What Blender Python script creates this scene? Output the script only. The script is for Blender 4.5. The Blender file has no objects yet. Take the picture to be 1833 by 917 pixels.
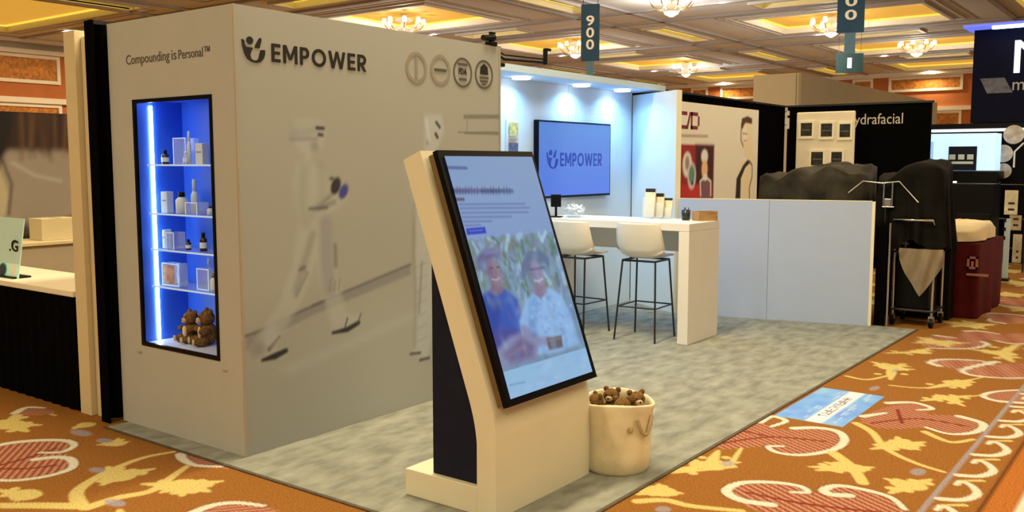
import bpy, bmesh, math, random
import numpy as np
from mathutils import Vector, Matrix, Euler
random.seed(7)
rng = np.random.default_rng(7)
R = math.radians
scene = bpy.context.scene
COL = scene.collection

# ------------------------------------------------------------------ camera
W, H, FPX, CX, CY, HY, CAMZ = 1833, 917, 1657.0, 916.5, 458.5, 291.5, 1.6
PITCH, YAW = math.atan((CY - HY) / FPX), R(36.8)
cam_d = bpy.data.cameras.new('camera')
cam_d.sensor_fit = 'HORIZONTAL'; cam_d.sensor_width = 36.0; cam_d.lens = 36.0 * FPX / W
cam_d.clip_end = 300
cam = bpy.data.objects.new('camera', cam_d); COL.objects.link(cam)
cam.location = (0, 0, CAMZ)
cam.rotation_euler = (math.pi / 2 - PITCH, 0, YAW - math.pi / 2)
scene.camera = cam
_F = np.array([math.cos(YAW) * math.cos(PITCH), math.sin(YAW) * math.cos(PITCH), -math.sin(PITCH)])
_R = np.array([math.sin(YAW), -math.cos(YAW), 0.0]); _U = np.cross(_R, _F); _C = np.array([0, 0, CAMZ])
def _ray(x, y): return _F + _R * (x - CX) / FPX - _U * (y - CY) / FPX
def PZ(x, y, Z=0.0):                      # survey of the photograph: where a sight line meets a level / wall plane
    d = _ray(x, y); return _C + d * ((Z - CAMZ) / d[2])
def PX(x, y, X):
    d = _ray(x, y); return _C + d * (X / d[0])
def PY(x, y, Y):
    d = _ray(x, y); return _C + d * (Y / d[1])

# ------------------------------------------------------------------ world, light, exposure
world = bpy.data.worlds.new('world'); scene.world = world; world.use_nodes = True
wb = world.node_tree.nodes['Background']
wb.inputs[0].default_value = (1.0, 0.76, 0.48, 1); wb.inputs[1].default_value = 0.20
vs = scene.view_settings
cy_ = scene.cycles; cy_.max_bounces = 5; cy_.diffuse_bounces = 3; cy_.glossy_bounces = 2; cy_.transmission_bounces = 3; cy_.transparent_max_bounces = 6; cy_.caustics_reflective = False; cy_.caustics_refractive = False
vs.view_transform = 'Standard'; vs.look = 'None'; vs.exposure = 0.0; vs.gamma = 1.0; vs.use_curve_mapping = False
WARM = (1.0, 0.81, 0.50)
def area(name, loc, size, power, color, rot=(0, 0, 0), sy=None, spread=None):
    d = bpy.data.lights.new(name, 'AREA'); d.energy = power; d.color = color
    d.shape = 'RECTANGLE'; d.size = size; d.size_y = sy or size
    if spread: d.spread = spread
    o = bpy.data.objects.new(name, d); COL.objects.link(o); o.location = loc; o.rotation_euler = rot
    return o
ROWS = [(-1.5, 2.0), (8.3, 2.35), (17.9, 1.85), (26.2, 3.2)]
COLS = [-2.6, 4.8, 12.1, 19.4, 26.6, 33.8, 41.0]
CEIL = 5.6
for cxx, p_ in ((-2.6, 180), (4.8, 120), (12.1, 90)):     # luminous ceiling coffers over this side of the hall
    for (cyy, hh), f_ in zip(ROWS[:2], (1.6, 1.15)):
        area('coffer_light', (cxx, cyy, CEIL - .05), 3.2, p_ * f_, WARM, sy=3.8)
for cxx, p_ in ((-2.6, 200), (4.8, 370), (12.1, 110)):      # ceiling slots between the coffers, right above the booth
    area('slot_light', (cxx, 3.7, CEIL - .05), 3.1, p_, WARM, sy=.55)
for cxx in (12.1, 19.4, 26.6, 33.8, 41.0):                   # recessed downlights farther down the hall
    for cyy, hh in (ROWS if cxx > 15 else ROWS[3:]):
        for dx_ in (-2.6, 2.6):
            area('downlight', (cxx + dx_, cyy + 1.6, CEIL - .03), .16, 150 if cyy > 20 else 85, WARM, sy=.16)

# ------------------------------------------------------------------ helpers
def lin1(c):
    c = c / 255.0
    return c / 12.92 if c <= 0.04045 else ((c + 0.055) / 1.055) ** 2.4
def lin(rgb): return np.array([lin1(c) for c in rgb])
LUP = np.array([1.60, 1.32, 0.80])        # what a white horizontal surface sends back under the hall light
LV = np.array([0.50, 0.36, 0.18])         # the same for an upright surface
def albd(rgb): return tuple(.42 * np.array(alb(rgb)))
def alb(rgb, L=LV): return tuple(np.clip(lin(rgb) / L, 0.002, 0.9))

MATS = {}
def mat(name, color, rough=0.6, metal=0.0, emit=None, estr=1.0, noise=0.0, nscale=20.0, bump=0.0, bscale=80.0, spec=0.5, alpha=1.0, trans=0.0, stretch=None, ior=1.45):
    if name in MATS: return MATS[name]
    m = bpy.data.materials.new(name); m.use_nodes = True; nt = m.node_tree
    b = nt.nodes['Principled BSDF']
    b.inputs['Base Color'].default_value = (*color, 1); b.inputs['Roughness'].default_value = rough
    b.inputs['Metallic'].default_value = metal; b.inputs['Specular IOR Level'].default_value = spec
    b.inputs['Alpha'].default_value = alpha; b.inputs['Transmission Weight'].default_value = trans; b.inputs['IOR'].default_value = ior
    if emit is not None:
        b.inputs['Emission Color'].default_value = (*emit, 1); b.inputs['Emission Strength'].default_value = estr
    tc = nt.nodes.new('ShaderNodeTexCoord'); src = tc.outputs['Object']
    if stretch:
        mp = nt.nodes.new('ShaderNodeMapping'); mp.inputs['Scale'].default_value = stretch
        nt.links.new(src, mp.inputs['Vector']); src = mp.outputs['Vector']
    if noise:
        n = nt.nodes.new('ShaderNodeTexNoise'); n.inputs['Scale'].default_value = nscale; n.inputs['Detail'].default_value = 5
        nt.links.new(src, n.inputs['Vector'])
        r = nt.nodes.new('ShaderNodeValToRGB')
        r.color_ramp.elements[0].position = 0.3; r.color_ramp.elements[1].position = 0.72
        r.color_ramp.elements[0].color = (*[max(0, c * (1 - noise)) for c in color], 1)
        r.color_ramp.elements[1].color = (*[min(1, c * (1 + noise)) for c in color], 1)
        nt.links.new(n.outputs['Fac'], r.inputs['Fac']); nt.links.new(r.outputs['Color'], b.inputs['Base Color'])
    if bump:
        n2 = nt.nodes.new('ShaderNodeTexNoise'); n2.inputs['Scale'].default_value = bscale; n2.inputs['Detail'].default_value = 3
        nt.links.new(src, n2.inputs['Vector'])
        bp = nt.nodes.new('ShaderNodeBump'); bp.inputs['Strength'].default_value = bump; bp.inputs['Distance'].default_value = 0.01
        nt.links.new(n2.outputs['Fac'], bp.inputs['Height']); nt.links.new(bp.outputs['Normal'], b.inputs['Normal'])
    if emit is not None and 'showcase' not in name: m.cycles.emission_sampling = 'NONE'
    MATS[name] = m; return m

def print_mat(name, rough=0.7, emit=0.0, bump=0.0, bscale=300, pile=0.0, spec=0.3):
    """flat print: the colours come from the printed colour layer 'ink' of the mesh"""
    if name in MATS: return MATS[name]
    m = bpy.data.materials.new(name); m.use_nodes = True; nt = m.node_tree; b = nt.nodes['Principled BSDF']
    a = nt.nodes.new('ShaderNodeAttribute'); a.attribute_name = 'ink'
    out = a.outputs['Color']
    if pile:
        tc = nt.nodes.new('ShaderNodeTexCoord'); n = nt.nodes.new('ShaderNodeTexNoise')
        n.inputs['Scale'].default_value = bscale; n.inputs['Detail'].default_value = 2
        nt.links.new(tc.outputs['Object'], n.inputs['Vector'])
        mr = nt.nodes.new('ShaderNodeMapRange'); mr.inputs['From Min'].default_value = 0.3; mr.inputs['From Max'].default_value = 0.7
        mr.inputs['To Min'].default_value = 1 - pile; mr.inputs['To Max'].default_value = 1 + pile
        nt.links.new(n.outputs['Fac'], mr.inputs['Value'])
        mx = nt.nodes.new('ShaderNodeVectorMath'); mx.operation = 'SCALE'
        nt.links.new(out, mx.inputs[0]); nt.links.new(mr.outputs['Result'], mx.inputs['Scale']); out = mx.outputs['Vector']
    b.inputs['Roughness'].default_value = rough; b.inputs['Specular IOR Level'].default_value = spec
    if emit:
        nt.links.new(out, b.inputs['Emission Color']); b.inputs['Emission Strength'].default_value = emit
        b.inputs['Base Color'].default_value = (0.01, 0.01, 0.012, 1); m.cycles.emission_sampling = 'NONE'
    else:
        nt.links.new(out, b.inputs['Base Color'])
    MATS[name] = m; return m

class MB:
    def __init__(s): s.v = []; s.f = []; s.sm = []
    def add(s, vs, fs, smooth=False):
        n = len(s.v); s.v += [tuple(map(float, p)) for p in vs]
        for f in fs: s.f.append([n + i for i in f]); s.sm.append(smooth)
        return s
    def box(s, x0, x1, y0, y1, z0, z1):
        vs = [(x, y, z) for x in (x0, x1) for y in (y0, y1) for z in (z0, z1)]
        return s.add(vs, [(0, 1, 3, 2), (4, 6, 7, 5), (0, 4, 5, 1), (2, 3, 7, 6), (0, 2, 6, 4), (1, 5, 7, 3)])
    def cbox(s, x0, x1, y0, y1, z0, z1, b=0.004, seg=2):
        bm = bmesh.new(); bmesh.ops.create_cube(bm, size=1)
        for v in bm.verts: v.co = (x0 + (v.co.x + .5) * (x1 - x0), y0 + (v.co.y + .5) * (y1 - y0), z0 + (v.co.z + .5) * (z1 - z0))
        bmesh.ops.bevel(bm, geom=list(bm.edges), offset=b, segments=seg, affect='EDGES', profile=0.5)
        bm.verts.index_update()
        s.add([v.co for v in bm.verts], [[v.index for v in f.verts] for f in bm.faces], False); bm.free(); return s
    def prism(s, pts, axis, a, b, smooth=False):
        """polygon pts (p,q) extruded along axis from a to b; axis x: (y,z)  y: (x,z)  z: (x,y)"""
        def P(p, t): return {'x': (t, p[0], p[1]), 'y': (p[0], t, p[1]), 'z': (p[0], p[1], t)}[axis]
        n = len(pts); vs = [P(p, a) for p in pts] + [P(p, b) for p in pts]
        fs = [list(range(n))[::-1], list(range(n, 2 * n))]
        s.add(vs, fs)
        return s.add(vs, [(i, (i + 1) % n, n + (i + 1) % n, n + i) for i in range(n)], smooth)
    def tube(s, pts, r, n=8, cap=True, smooth=True):
        pts = [Vector(p) for p in pts]; m = len(pts); rr = r if hasattr(r, '__len__') else [r] * m
        up = None; base = len(s.v); vs = []
        for i, p in enumerate(pts):
            t = (pts[min(i + 1, m - 1)] - pts[max(i - 1, 0)]).normalized()
            if up is None:
                up = Vector((0, 0, 1)) if abs(t.z) < 0.9 else Vector((1, 0, 0))
            sd = t.cross(up).normalized(); up = sd.cross(t).normalized()
            for k in range(n):
                a = 2 * math.pi * k / n; vs.append(p + (sd * math.cos(a) + up * math.sin(a)) * rr[i])
        fs = [(i * n + k, i * n + (k + 1) % n, (i + 1) * n + (k + 1) % n, (i + 1) * n + k) for i in range(m - 1) for k in range(n)]
        s.add(vs, fs, smooth)
        if cap: s.add(vs[:n], [list(range(n))[::-1]]); s.add(vs[-n:], [list(range(n))])
        return s
    def lathe(s, prof, c=(0, 0, 0), n=24, smooth=True, cap=False):
        vs = [(c[0] + r * math.cos(2 * math.pi * k / n), c[1] + r * math.sin(2 * math.pi * k / n), c[2] + z) for r, z in prof for k in range(n)]
        m = len(prof)
        s.add(vs, [(i * n + k, i * n + (k + 1) % n, (i + 1) * n + (k + 1) % n, (i + 1) * n + k) for i in range(m - 1) for k in range(n)], smooth)
        if cap: s.add(vs[:n], [list(range(n))[::-1]]); s.add(vs[-n:], [list(range(n))])
        return s
    def ball(s, c, r, n=12, m=8, wob=0.0, seed=0):
        rx, ry, rz = r if hasattr(r, '__len__') else (r, r, r)
        rg = random.Random(seed); vs = []
        for i in range(m + 1):
            th = math.pi * i / m
            for k in range(n):
                ph = 2 * math.pi * k / n; q = 1 + (rg.uniform(-wob, wob) if 0 < i < m else 0)
                vs.append((c[0] + rx * q * math.sin(th) * math.cos(ph), c[1] + ry * q * math.sin(th) * math.sin(ph), c[2] + rz * q * math.cos(th)))
        return s.add(vs, [(i * n + k, (i + 1) * n + k, (i + 1) * n + (k + 1) % n, i * n + (k + 1) % n) for i in range(m) for k in range(n)], True)
    def grid(s, fn, nu, nv, smooth=True, closed=False):
        vs = [fn(i / (nu - 1), j / (nv - 1)) for j in range(nv) for i in range(nu)]
        return s.add(vs, [(j * nu + i, j * nu + i + 1, (j + 1) * nu + i + 1, (j + 1) * nu + i) for j in range(nv - 1) for i in range(nu - 1)], smooth)
    def mesh(s, name):
        me = bpy.data.meshes.new(name); me.from_pydata(s.v, [], s.f)
        me.polygons.foreach_set('use_smooth', s.sm); me.update(); return me
    def build(s, name, m, parent=None, **kw):
        me = s.mesh(name); me.materials.append(m)
        o = bpy.data.objects.new(name, me); COL.objects.link(o)
        if parent is not None: o.parent = parent
        for k, v in kw.items(): o[k] = v
        return o

def tag(o, label, cat, group=None, kind=None):
    o['label'] = label; o['category'] = cat
    if group: o['group'] = group
    if kind: o['kind'] = kind
    return o
def thing(name, label, cat, loc=(0, 0, 0), rz=0.0, group=None):
    o = bpy.data.objects.new(name, None); COL.objects.link(o); o.location = loc; o.rotation_euler = (0, 0, rz)
    o.empty_display_size = 0.1
    return tag(o, label, cat, group)
def structure(o): o['kind'] = 'structure'; return o
def copy_tree(o, parent=None):
    c = o.copy(); COL.objects.link(c); c.parent = parent
    for ch in list(o.children): copy_tree(ch, c)
    return c

FACE_NY = Euler((R(90), 0, 0)).to_matrix().to_4x4()          # reads on a wall that faces -Y
FACE_NX = Euler((R(90), 0, R(-90))).to_matrix().to_4x4()      # reads on a wall that faces -X
def lettering(name, body, m, parent, loc, size, face=FACE_NY, width=None, height=None, bold=0.0, align='LEFT', extra=None, ext=0.0015, space=1.0, **kw):
    cu = bpy.data.curves.new('t', 'FONT'); cu.body = body; cu.size = size; cu.offset = bold; cu.extrude = ext
    cu.align_x = 'LEFT'; cu.resolution_u = 3; cu.space_character = space
    t = bpy.data.objects.new('t', cu); COL.objects.link(t)
    dg = bpy.context.evaluated_depsgraph_get(); me = bpy.data.meshes.new_from_object(t.evaluated_get(dg))
    bpy.data.objects.remove(t); bpy.data.curves.remove(cu)
    co = np.empty(len(me.vertices) * 3); me.vertices.foreach_get('co', co); co = co.reshape(-1, 3)
    x0, x1, y0, y1 = co[:, 0].min(), co[:, 0].max(), co[:, 1].min(), co[:, 1].max()
    sx = (width / (x1 - x0)) if width else 1.0
    sy = (height / (y1 - y0)) if height else (sx if width else 1.0)
    co[:, 0] = (co[:, 0] - x0) * sx; co[:, 1] = (co[:, 1] - y0) * sy
    if align == 'CENTER': co[:, 0] -= (x1 - x0) * sx / 2
    me.vertices.foreach_set('co', co.ravel()); me.update(); me.materials.clear(); me.materials.append(m)
    me.name = name
    o = bpy.data.objects.new(name, me); COL.objects.link(o)
    mw = Matrix.Translation(loc) @ (extra or Matrix.Identity(4)) @ face
    if parent is not None: o.parent = parent
    o.matrix_local = mw
    for k, v in kw.items(): o[k] = v
    return o

class Paint:
    """a printed sheet: soft-edged shapes laid on a raster of points (u, v in metres)"""
    def __init__(s, u0, u1, v0, v1, res, base):
        s.nu = max(2, int(round((u1 - u0) / res)) + 1); s.nv = max(2, int(round((v1 - v0) / res)) + 1)
        s.u = np.linspace(u0, u1, s.nu); s.v = np.linspace(v0, v1, s.nv); s.res = res
        s.img = np.tile(np.array(base, float), (s.nv, s.nu, 1))
    def win(s, u0, u1, v0, v1):
        i0, i1 = np.searchsorted(s.u, u0), np.searchsorted(s.u, u1, 'right')
        j0, j1 = np.searchsorted(s.v, v0), np.searchsorted(s.v, v1, 'right')
        if i1 <= i0 or j1 <= j0: return None
        U, V = np.meshgrid(s.u[i0:i1], s.v[j0:j1]); return (slice(j0, j1), slice(i0, i1)), U, V
    def blend(s, sl, d, col, soft, a):
        k = np.clip(0.5 - d / max(soft, 1e-6), 0, 1); k = (k * k * (3 - 2 * k) * a)[..., None]
        s.img[sl] = s.img[sl] * (1 - k) + np.asarray(col) * k
    def ell(s, c, r, col, soft=None, a=1.0, rot=0.0):
        soft = soft or s.res; m = max(r) + soft; w = s.win(c[0] - m, c[0] + m, c[1] - m, c[1] + m)
        if w is None: return
        sl, U, V = w; x, y = U - c[0], V - c[1]; cs, sn = math.cos(rot), math.sin(rot); x, y = x * cs + y * sn, -x * sn + y * cs
        d = (np.sqrt((x / r[0]) ** 2 + (y / r[1]) ** 2) - 1) * min(r); s.blend(sl, d, col, soft, a)
    def seg(s, pts, w, soft):
        p = np.array(pts, float); ww = np.array(w if hasattr(w, '__len__') else [w] * len(p), float) / 2
        m = ww.max() + soft; q = s.win(p[:, 0].min() - m, p[:, 0].max() + m, p[:, 1].min() - m, p[:, 1].max() + m)
        if q is None: return None
        sl, U, V = q; D = np.full(U.shape, 1e9)
        for i in range(len(p) - 1):
            a, b = p[i], p[i + 1]; ab = b - a; L = max((ab ** 2).sum(), 1e-12)
            t = np.clip(((U - a[0]) * ab[0] + (V - a[1]) * ab[1]) / L, 0, 1)
            D = np.minimum(D, np.hypot(U - a[0] - t * ab[0], V - a[1] - t * ab[1]) - (ww[i] + (ww[i + 1] - ww[i]) * t))
        return sl, D
    def stroke(s, pts, w, col, soft=None, a=1.0):
        soft = soft or s.res; q = s.seg(pts, w, soft)
        if q: s.blend(q[0], q[1], col, soft, a)
    def poly(s, pts, col, soft=None, a=1.0, hatch=None):
        soft = soft or s.res; p = np.array(pts, float)
        q = s.win(p[:, 0].min() - soft, p[:, 0].max() + soft, p[:, 1].min() - soft, p[:, 1].max() + soft)
        if q is None: return
        sl, U, V = q; D = np.full(U.shape, 1e9); ins = np.zeros(U.shape, bool); n = len(p)
        for i in range(n):
            a_, b_ = p[i], p[(i + 1) % n]; ab = b_ - a_; L = max((ab ** 2).sum(), 1e-12)
            t = np.clip(((U - a_[0]) * ab[0] + (V - a_[1]) * ab[1]) / L, 0, 1)
            D = np.minimum(D, np.hypot(U - a_[0] - t * ab[0], V - a_[1] - t * ab[1]))
            if a_[1] != b_[1]:
                c = ((a_[1] > V) != (b_[1] > V)) & (U < (b_[0] - a_[0]) * (V - a_[1]) / (b_[1] - a_[1]) + a_[0]); ins ^= c
        D = np.where(ins, -D, D)
        if hatch is None: s.blend(sl, D, col, soft, a)
        else:
            c2, per, ang = hatch; ph = np.sin((U * math.cos(ang) + V * math.sin(ang)) * 2 * math.pi / per)
            mix = np.clip(0.5 + ph * 1.2, 0, 1)[..., None]
            k = np.clip(0.5 - D / soft, 0, 1)[..., None] * a
            s.img[sl] = s.img[sl] * (1 - k) + (np.asarray(col) * (1 - mix) + np.asarray(c2) * mix) * k
    def rect(s, u0, u1, v0, v1, col, soft=None, a=1.0): s.poly([(u0, v0), (u1, v0), (u1, v1), (u0, v1)], col, soft, a)
    def data(s, fn):
        U, V = np.meshgrid(s.u, s.v); P = fn(U.ravel(), V.ravel())
        idx = np.arange(s.nu * s.nv).reshape(s.nv, s.nu)
        q = np.stack([idx[:-1, :-1], idx[:-1, 1:], idx[1:, 1:], idx[1:, :-1]], -1).reshape(-1, 4)
        return P, q, s.img.reshape(-1, 3)
def ink_mesh(name, chunks, m, parent=None):
    vs, qs, cs, n = [], [], [], 0
    for P, q, c in chunks: vs.append(P); qs.append(q + n); cs.append(c); n += len(P)
    vs, qs, cs = np.concatenate(vs), np.concatenate(qs), np.concatenate(cs)
    me = bpy.data.meshes.new(name); me.vertices.add(len(vs)); me.vertices.foreach_set('co', vs.astype(np.float32).ravel())
    me.loops.add(qs.size); me.loops.foreach_set('vertex_index', qs.astype(np.int32).ravel())
    me.polygons.add(len(qs)); me.polygons.foreach_set('loop_start', np.arange(0, qs.size, 4, dtype=np.int32))
    me.update(calc_edges=True)
    at = me.attributes.new('ink', 'FLOAT_COLOR', 'POINT')
    at.data.foreach_set('color', np.concatenate([np.clip(cs, 0, 4), np.ones((len(cs), 1))], 1).astype(np.float32).ravel())
    me.materials.append(m); o = bpy.data.objects.new(name, me); COL.objects.link(o)
    if parent is not None: o.parent = parent
    return o
def sheet_ny(Y): return lambda u, v: np.stack([u, np.full_like(u, Y), v], -1)          # u = X, v = Z, seen from -Y
def sheet_nx(X): return lambda u, v: np.stack([np.full_like(u, X), -u, v], -1)         # u = -Y, v = Z, seen from -X

# common materials
M_white = mat('white_laminate', (0.80, 0.78, 0.74), 0.55, noise=0.015, nscale=6, bump=0.02, bscale=300)
M_wall = mat('white_fabric_wall', (0.45, 0.465, 0.45), 0.8, noise=0.02, nscale=5, bump=0.04, bscale=500, spec=0.2)
M_black = mat('black_cloth', (0.0022, 0.0022, 0.0026), 0.95, noise=0.3, nscale=30, bump=0.1, bscale=200, spec=0.02)
M_blackp = mat('black_plastic', (0.005, 0.005, 0.006), 0.4, noise=0.1, nscale=50, spec=.15)
M_bezel = mat('black_bezel', (0.004, 0.004, 0.005), 0.35, spec=.12)
M_chrome = mat('steel', (0.55, 0.55, 0.55), 0.25, 1.0, noise=0.05, nscale=60)
M_darkmetal = mat('dark_metal', (0.05, 0.05, 0.055), 0.35, 0.8, noise=0.1, nscale=60)
M_navy = mat('navy_panel', (0.014, 0.017, 0.036), 0.6, noise=0.1, nscale=12, spec=.1)
M_ink = mat('dark_vinyl', (0.012, 0.011, 0.010), 0.5, noise=0.1, nscale=40)
M_greyink = mat('grey_vinyl', (0.30, 0.28, 0.24), 0.6, noise=0.05, nscale=40)
M_greyink2 = mat('charcoal_vinyl', (0.10, 0.095, 0.085), 0.6, noise=0.05, nscale=40)
M_led = mat('led_cool', (1, 1, 1), 0.5, emit=(0.85, 0.93, 1.0), estr=6.0)

# ------------------------------------------------------------------ the hall: floor
UPC = lambda rgb: np.array(alb(rgb, LUP))
C_BRN, C_YEL, C_CRM = UPC((172, 107, 40)), UPC((242, 204, 104)), UPC((250, 228, 172))
C_RED, C_PNK, C_DRED = UPC((166, 82, 46)), UPC((216, 148, 98)), UPC((146, 56, 34))
C_GRY, C_ORG, C_DBR = UPC((180, 166, 146)), UPC((204, 116, 42)), UPC((122, 66, 28))
chunks = [Paint(1.2, 3.05, 2.15, 7.4, 0.012, C_BRN), Paint(1.2, 7.6, 0.30, 2.15, 0.011, C_BRN), Paint(7.6, 17.0, 0.30, 2.15, 0.028, C_BRN),
          Paint(1.2, 17.0, -5.0, 0.30, 0.06, C_BRN), Paint(9.3, 17.0, 2.15, 5.2, 0.06, C_BRN),
          Paint(1.2, 3.05, 7.4, 12.0, 0.03, C_BRN), Paint(3.05, 9.3, 5.6, 12.0, 0.045, C_BRN)]
def carp(kind, pts, *a, **k):
    for ch in chunks: getattr(ch, kind)(pts, *a, **k)
f4 = lambda *p: [tuple(PZ(1150 + x / 2.432, 540 + y / 2.432)[:2]) for x, y in p]
f7 = lambda *p: [tuple(PZ(x / 3.311, 640 + y / 3.311)[:2]) for x, y in p]
def smooth_path(pts, closed=False, k=5):
    p = [np.array(q) for q in pts]; n = len(p); out = []
    for i in range(n if closed else n - 1):
        g = (lambda j: p[j % n]) if closed else (lambda j: p[min(max(j, 0), n - 1)])
        a, b, c, d = g(i - 1), g(i), g(i + 1), g(i + 2)
        for t in np.linspace(0, 1, k, endpoint=False):
            out.append(tuple(0.5 * (2 * b + (c - a) * t + (2 * a - 5 * b + 4 * c - d) * t * t + (3 * b - a - 3 * c + d) * t ** 3)))
    if not closed: out.append(tuple(p[-1]))
    return out
def cloud(poly, outlines=(), ang=0.6, veins=()):
    carp('poly', smooth_path(poly, True, 4), C_PNK, hatch=(C_RED, 0.036, ang))
    for v in veins: carp('stroke', smooth_path(v), 0.022, C_DRED)
    for o in outlines:
        p = smooth_path(o); w = np.linspace(0.06, 0.030, len(p)); carp('stroke', p, w + 0.02, C_DBR, a=0.5); carp('stroke', p, w, C_CRM)
def twig(path, w0=0.05, w1=0.02):
    p = smooth_path(path); carp('stroke', p, np.linspace(w0, w1, len(p)), C_YEL)
def leaf(c, tips, r=0.06):
    c = np.array(c); carp('ell', tuple(c), (r, r * 1.25), C_YEL)
    for t in tips:
        t = np.array(t); m = c * .55 + t * .45; carp('stroke', [tuple(c), tuple(m), tuple(t)], [r * .8, r * .95, r * .35], C_YEL)
        d_ = (t - c); pn_ = np.array((-d_[1], d_[0])) * .22
        for f_, sg in ((.45, 1), (.62, -1)): carp('ell', tuple(c + d_ * f_ + pn_ * sg), (r * .36, r * .36), C_YEL)
# left of the booth
twig(f7((480, 880), (455, 800), (560, 720), (700, 650), (860, 592), (1030, 560)), .075, .03)
leaf(f7((700, 700))[0], f7((905, 662), (610, 755), (640, 650)), .085)
twig(f7((520, 890), (700, 832), (900, 790), (1030, 700), (1110, 645)), .075, .035)
leaf(f7((1095, 760))[0], f7((1310, 735), (1235, 795), (960, 800), (850, 750), (1080, 820)), .085)
twig(f7((-60, 880), (200, 878), (480, 882)), .07, .08)
leaf(f7((150, 815))[0], f7((240, 815), (-20, 785), (100, 850)), .07)
leaf(f7((60, 400))[0], f7((235, 402), (160, 440), (-60, 430), (90, 340)), .09)
twig(f7((20, 400), (110, 350), (160, 300), (330, 345)), .05, .02)
cloud(f7((80, 325), (150, 295), (250, 300), (330, 325), (260, 340), (150, 342)), [f7((90, 330), (160, 297), (260, 300))])
leaf(f7((510, 400))[0], f7((430, 425), (560, 390)), .05); leaf(f7((690, 510))[0], f7((580, 518), (760, 500), (700, 480)), .05)
for g, r in (((680, 862), (.05, .09)), ((575, 668), (.045, .07)), ((480, 448), (.06, .12)), ((620, 495), (.05, .08))):
    carp('ell', f7(g)[0], (r[0] * .7, r[1] * .8), C_GRY, a=.75)
cloud(f7((-200, 560), (60, 508), (230, 492), (400, 492), (440, 520), (380, 560), (430, 600), (425, 650), (290, 700), (80, 728), (-200, 700)),
      [f7((-100, 540), (60, 508), (230, 492), (390, 494), (440, 522), (370, 560), (240, 565)), f7((210, 605), (330, 592), (420, 605), (425, 655), (290, 702), (80, 730), (-100, 720))], -0.7,
      [f7((0, 640), (150, 600), (330, 540)), f7((0, 660), (160, 660), (330, 640))])
cloud(f7((1060, 590), (1100, 570), (1260, 610), (1380, 660), (1240, 650), (1120, 630)), [f7((1070, 575), (1085, 605), (1160, 640), (1310, 648))], 0.9)
cloud(f7((1100, 940), (1250, 880), (1400, 862), (1560, 880), (1650, 940)), [f7((1100, 940), (1250, 880), (1400, 862), (1560, 880))], 0.9)
# right of the booth
cloud(f4((290, 605), (420, 530), (520, 530), (620, 560), (760, 550), (850, 568), (880, 605), (830, 645), (700, 668), (600, 660), (540, 632), (420, 640), (330, 640)),
      [f4((660, 552), (760, 550), (850, 566), (880, 605), (830, 645), (700, 668), (590, 658), (548, 632), (610, 630)), f4((510, 525), (560, 500), (625, 520), (560, 545))], -0.55,
      [f4((330, 620), (560, 590), (800, 610)), f4((420, 560), (560, 590))])
cloud(f4((365, 825), (430, 790), (560, 788), (680, 805), (730, 835), (800, 815), (860, 805), (960, 820), (1080, 855), (1140, 900), (1140, 960), (700, 960), (450, 890)),
      [f4((560, 885), (430, 865), (365, 825), (430, 790), (560, 787), (680, 803), (720, 830), (650, 830)), f4((900, 845), (820, 840), (790, 820), (850, 802), (960, 818), (1080, 853), (1142, 905))], -0.55,
      [f4((450, 830), (700, 880), (1050, 920))])
cloud(f4((950, 510), (1060, 460), (1180, 445), (1260, 465), (1240, 490), (1400, 500), (1480, 530), (1450, 565), (1340, 575), (1240, 550), (1100, 555), (1000, 545)),
      [f4((1070, 442), (1180, 440), (1262, 466), (1200, 472)), f4((1380, 500), (1482, 532), (1450, 568), (1340, 577), (1235, 548)), f4((960, 500), (1060, 485))], -0.55,
      [f4((1000, 530), (1200, 510), (1420, 545)), f4((1110, 470), (1130, 530))])
cloud(f4((1250, 265), (1310, 252), (1470, 258), (1520, 275), (1661, 270), (1800, 300), (1661, 335), (1500, 330), (1400, 305), (1320, 285)),
      [f4((1290, 280), (1250, 265), (1310, 252), (1470, 258), (1520, 276)), f4((1540, 262), (1400, 295), (1430, 320), (1560, 333), (1690, 333))], -0.5)
cloud(f4((1480, 410), (1540, 390), (1661, 385), (1760, 410), (1661, 440), (1540, 440)), [f4((1661, 442), (1540, 432), (1482, 410), (1540, 392), (1661, 384))], -0.5)
cloud(f4((1190, 165), (1290, 150), (1450, 165), (1500, 185), (1400, 205), (1250, 200)), [f4((1280, 148), (1360, 158)), f4((1440, 165), (1502, 186), (1420, 205), (1240, 203))], -0.5)
leaf(f4((290, 715))[0], f4((170, 690), (60, 748), (420, 700), (330, 650)), .07); twig(f4((20, 752), (200, 740), (400, 720)), .03, .03); twig(f4((380, 715), (430, 640)), .04, .02)
twig(f4((830, 660), (910, 720), (960, 790)), .07, .06); leaf(f4((900, 725))[0], f4((730, 720), (1000, 722), (800, 700), (760, 735)), .07)
twig(f4((930, 530), (1000, 570), (1060, 640), (1180, 700), (1310, 742)), .055, .03); leaf(f4((1130, 625))[0], f4((1225, 612), (1000, 642), (1200, 645), (1110, 590)), .075)
leaf(f4((1160, 800))[0], f4((1060, 772), (1255, 775), (1080, 835), (1230, 805)), .07)
twig(f4((1230, 568), (1340, 612), (1440, 600)), .05, .03)
twig(f4((-20, 870), (100, 865), (210, 890), (430, 912)), .06, .04); leaf(f4((75, 825))[0], f4((-20, 840), (170, 835), (70, 795)), .07)
leaf(f4((1085, 290))[0], f4((1000, 262), (1180, 296), (1080, 340), (1140, 270)), .08); twig(f4((890, 325), (980, 340), (1080, 320)), .04, .03)
leaf(f4((1370, 355))[0], f4((1240, 378), (1430, 340), (1400, 378)), .08); twig(f4((1080, 365), (1250, 375), (1480, 330)), .03, .02)
leaf(f4((1320, 420))[0], f4((1215, 432), (1430, 410), (1400, 455), (1280, 405)), .07); twig(f4((1300, 425), (1480, 408)), .03, .02)
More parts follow.
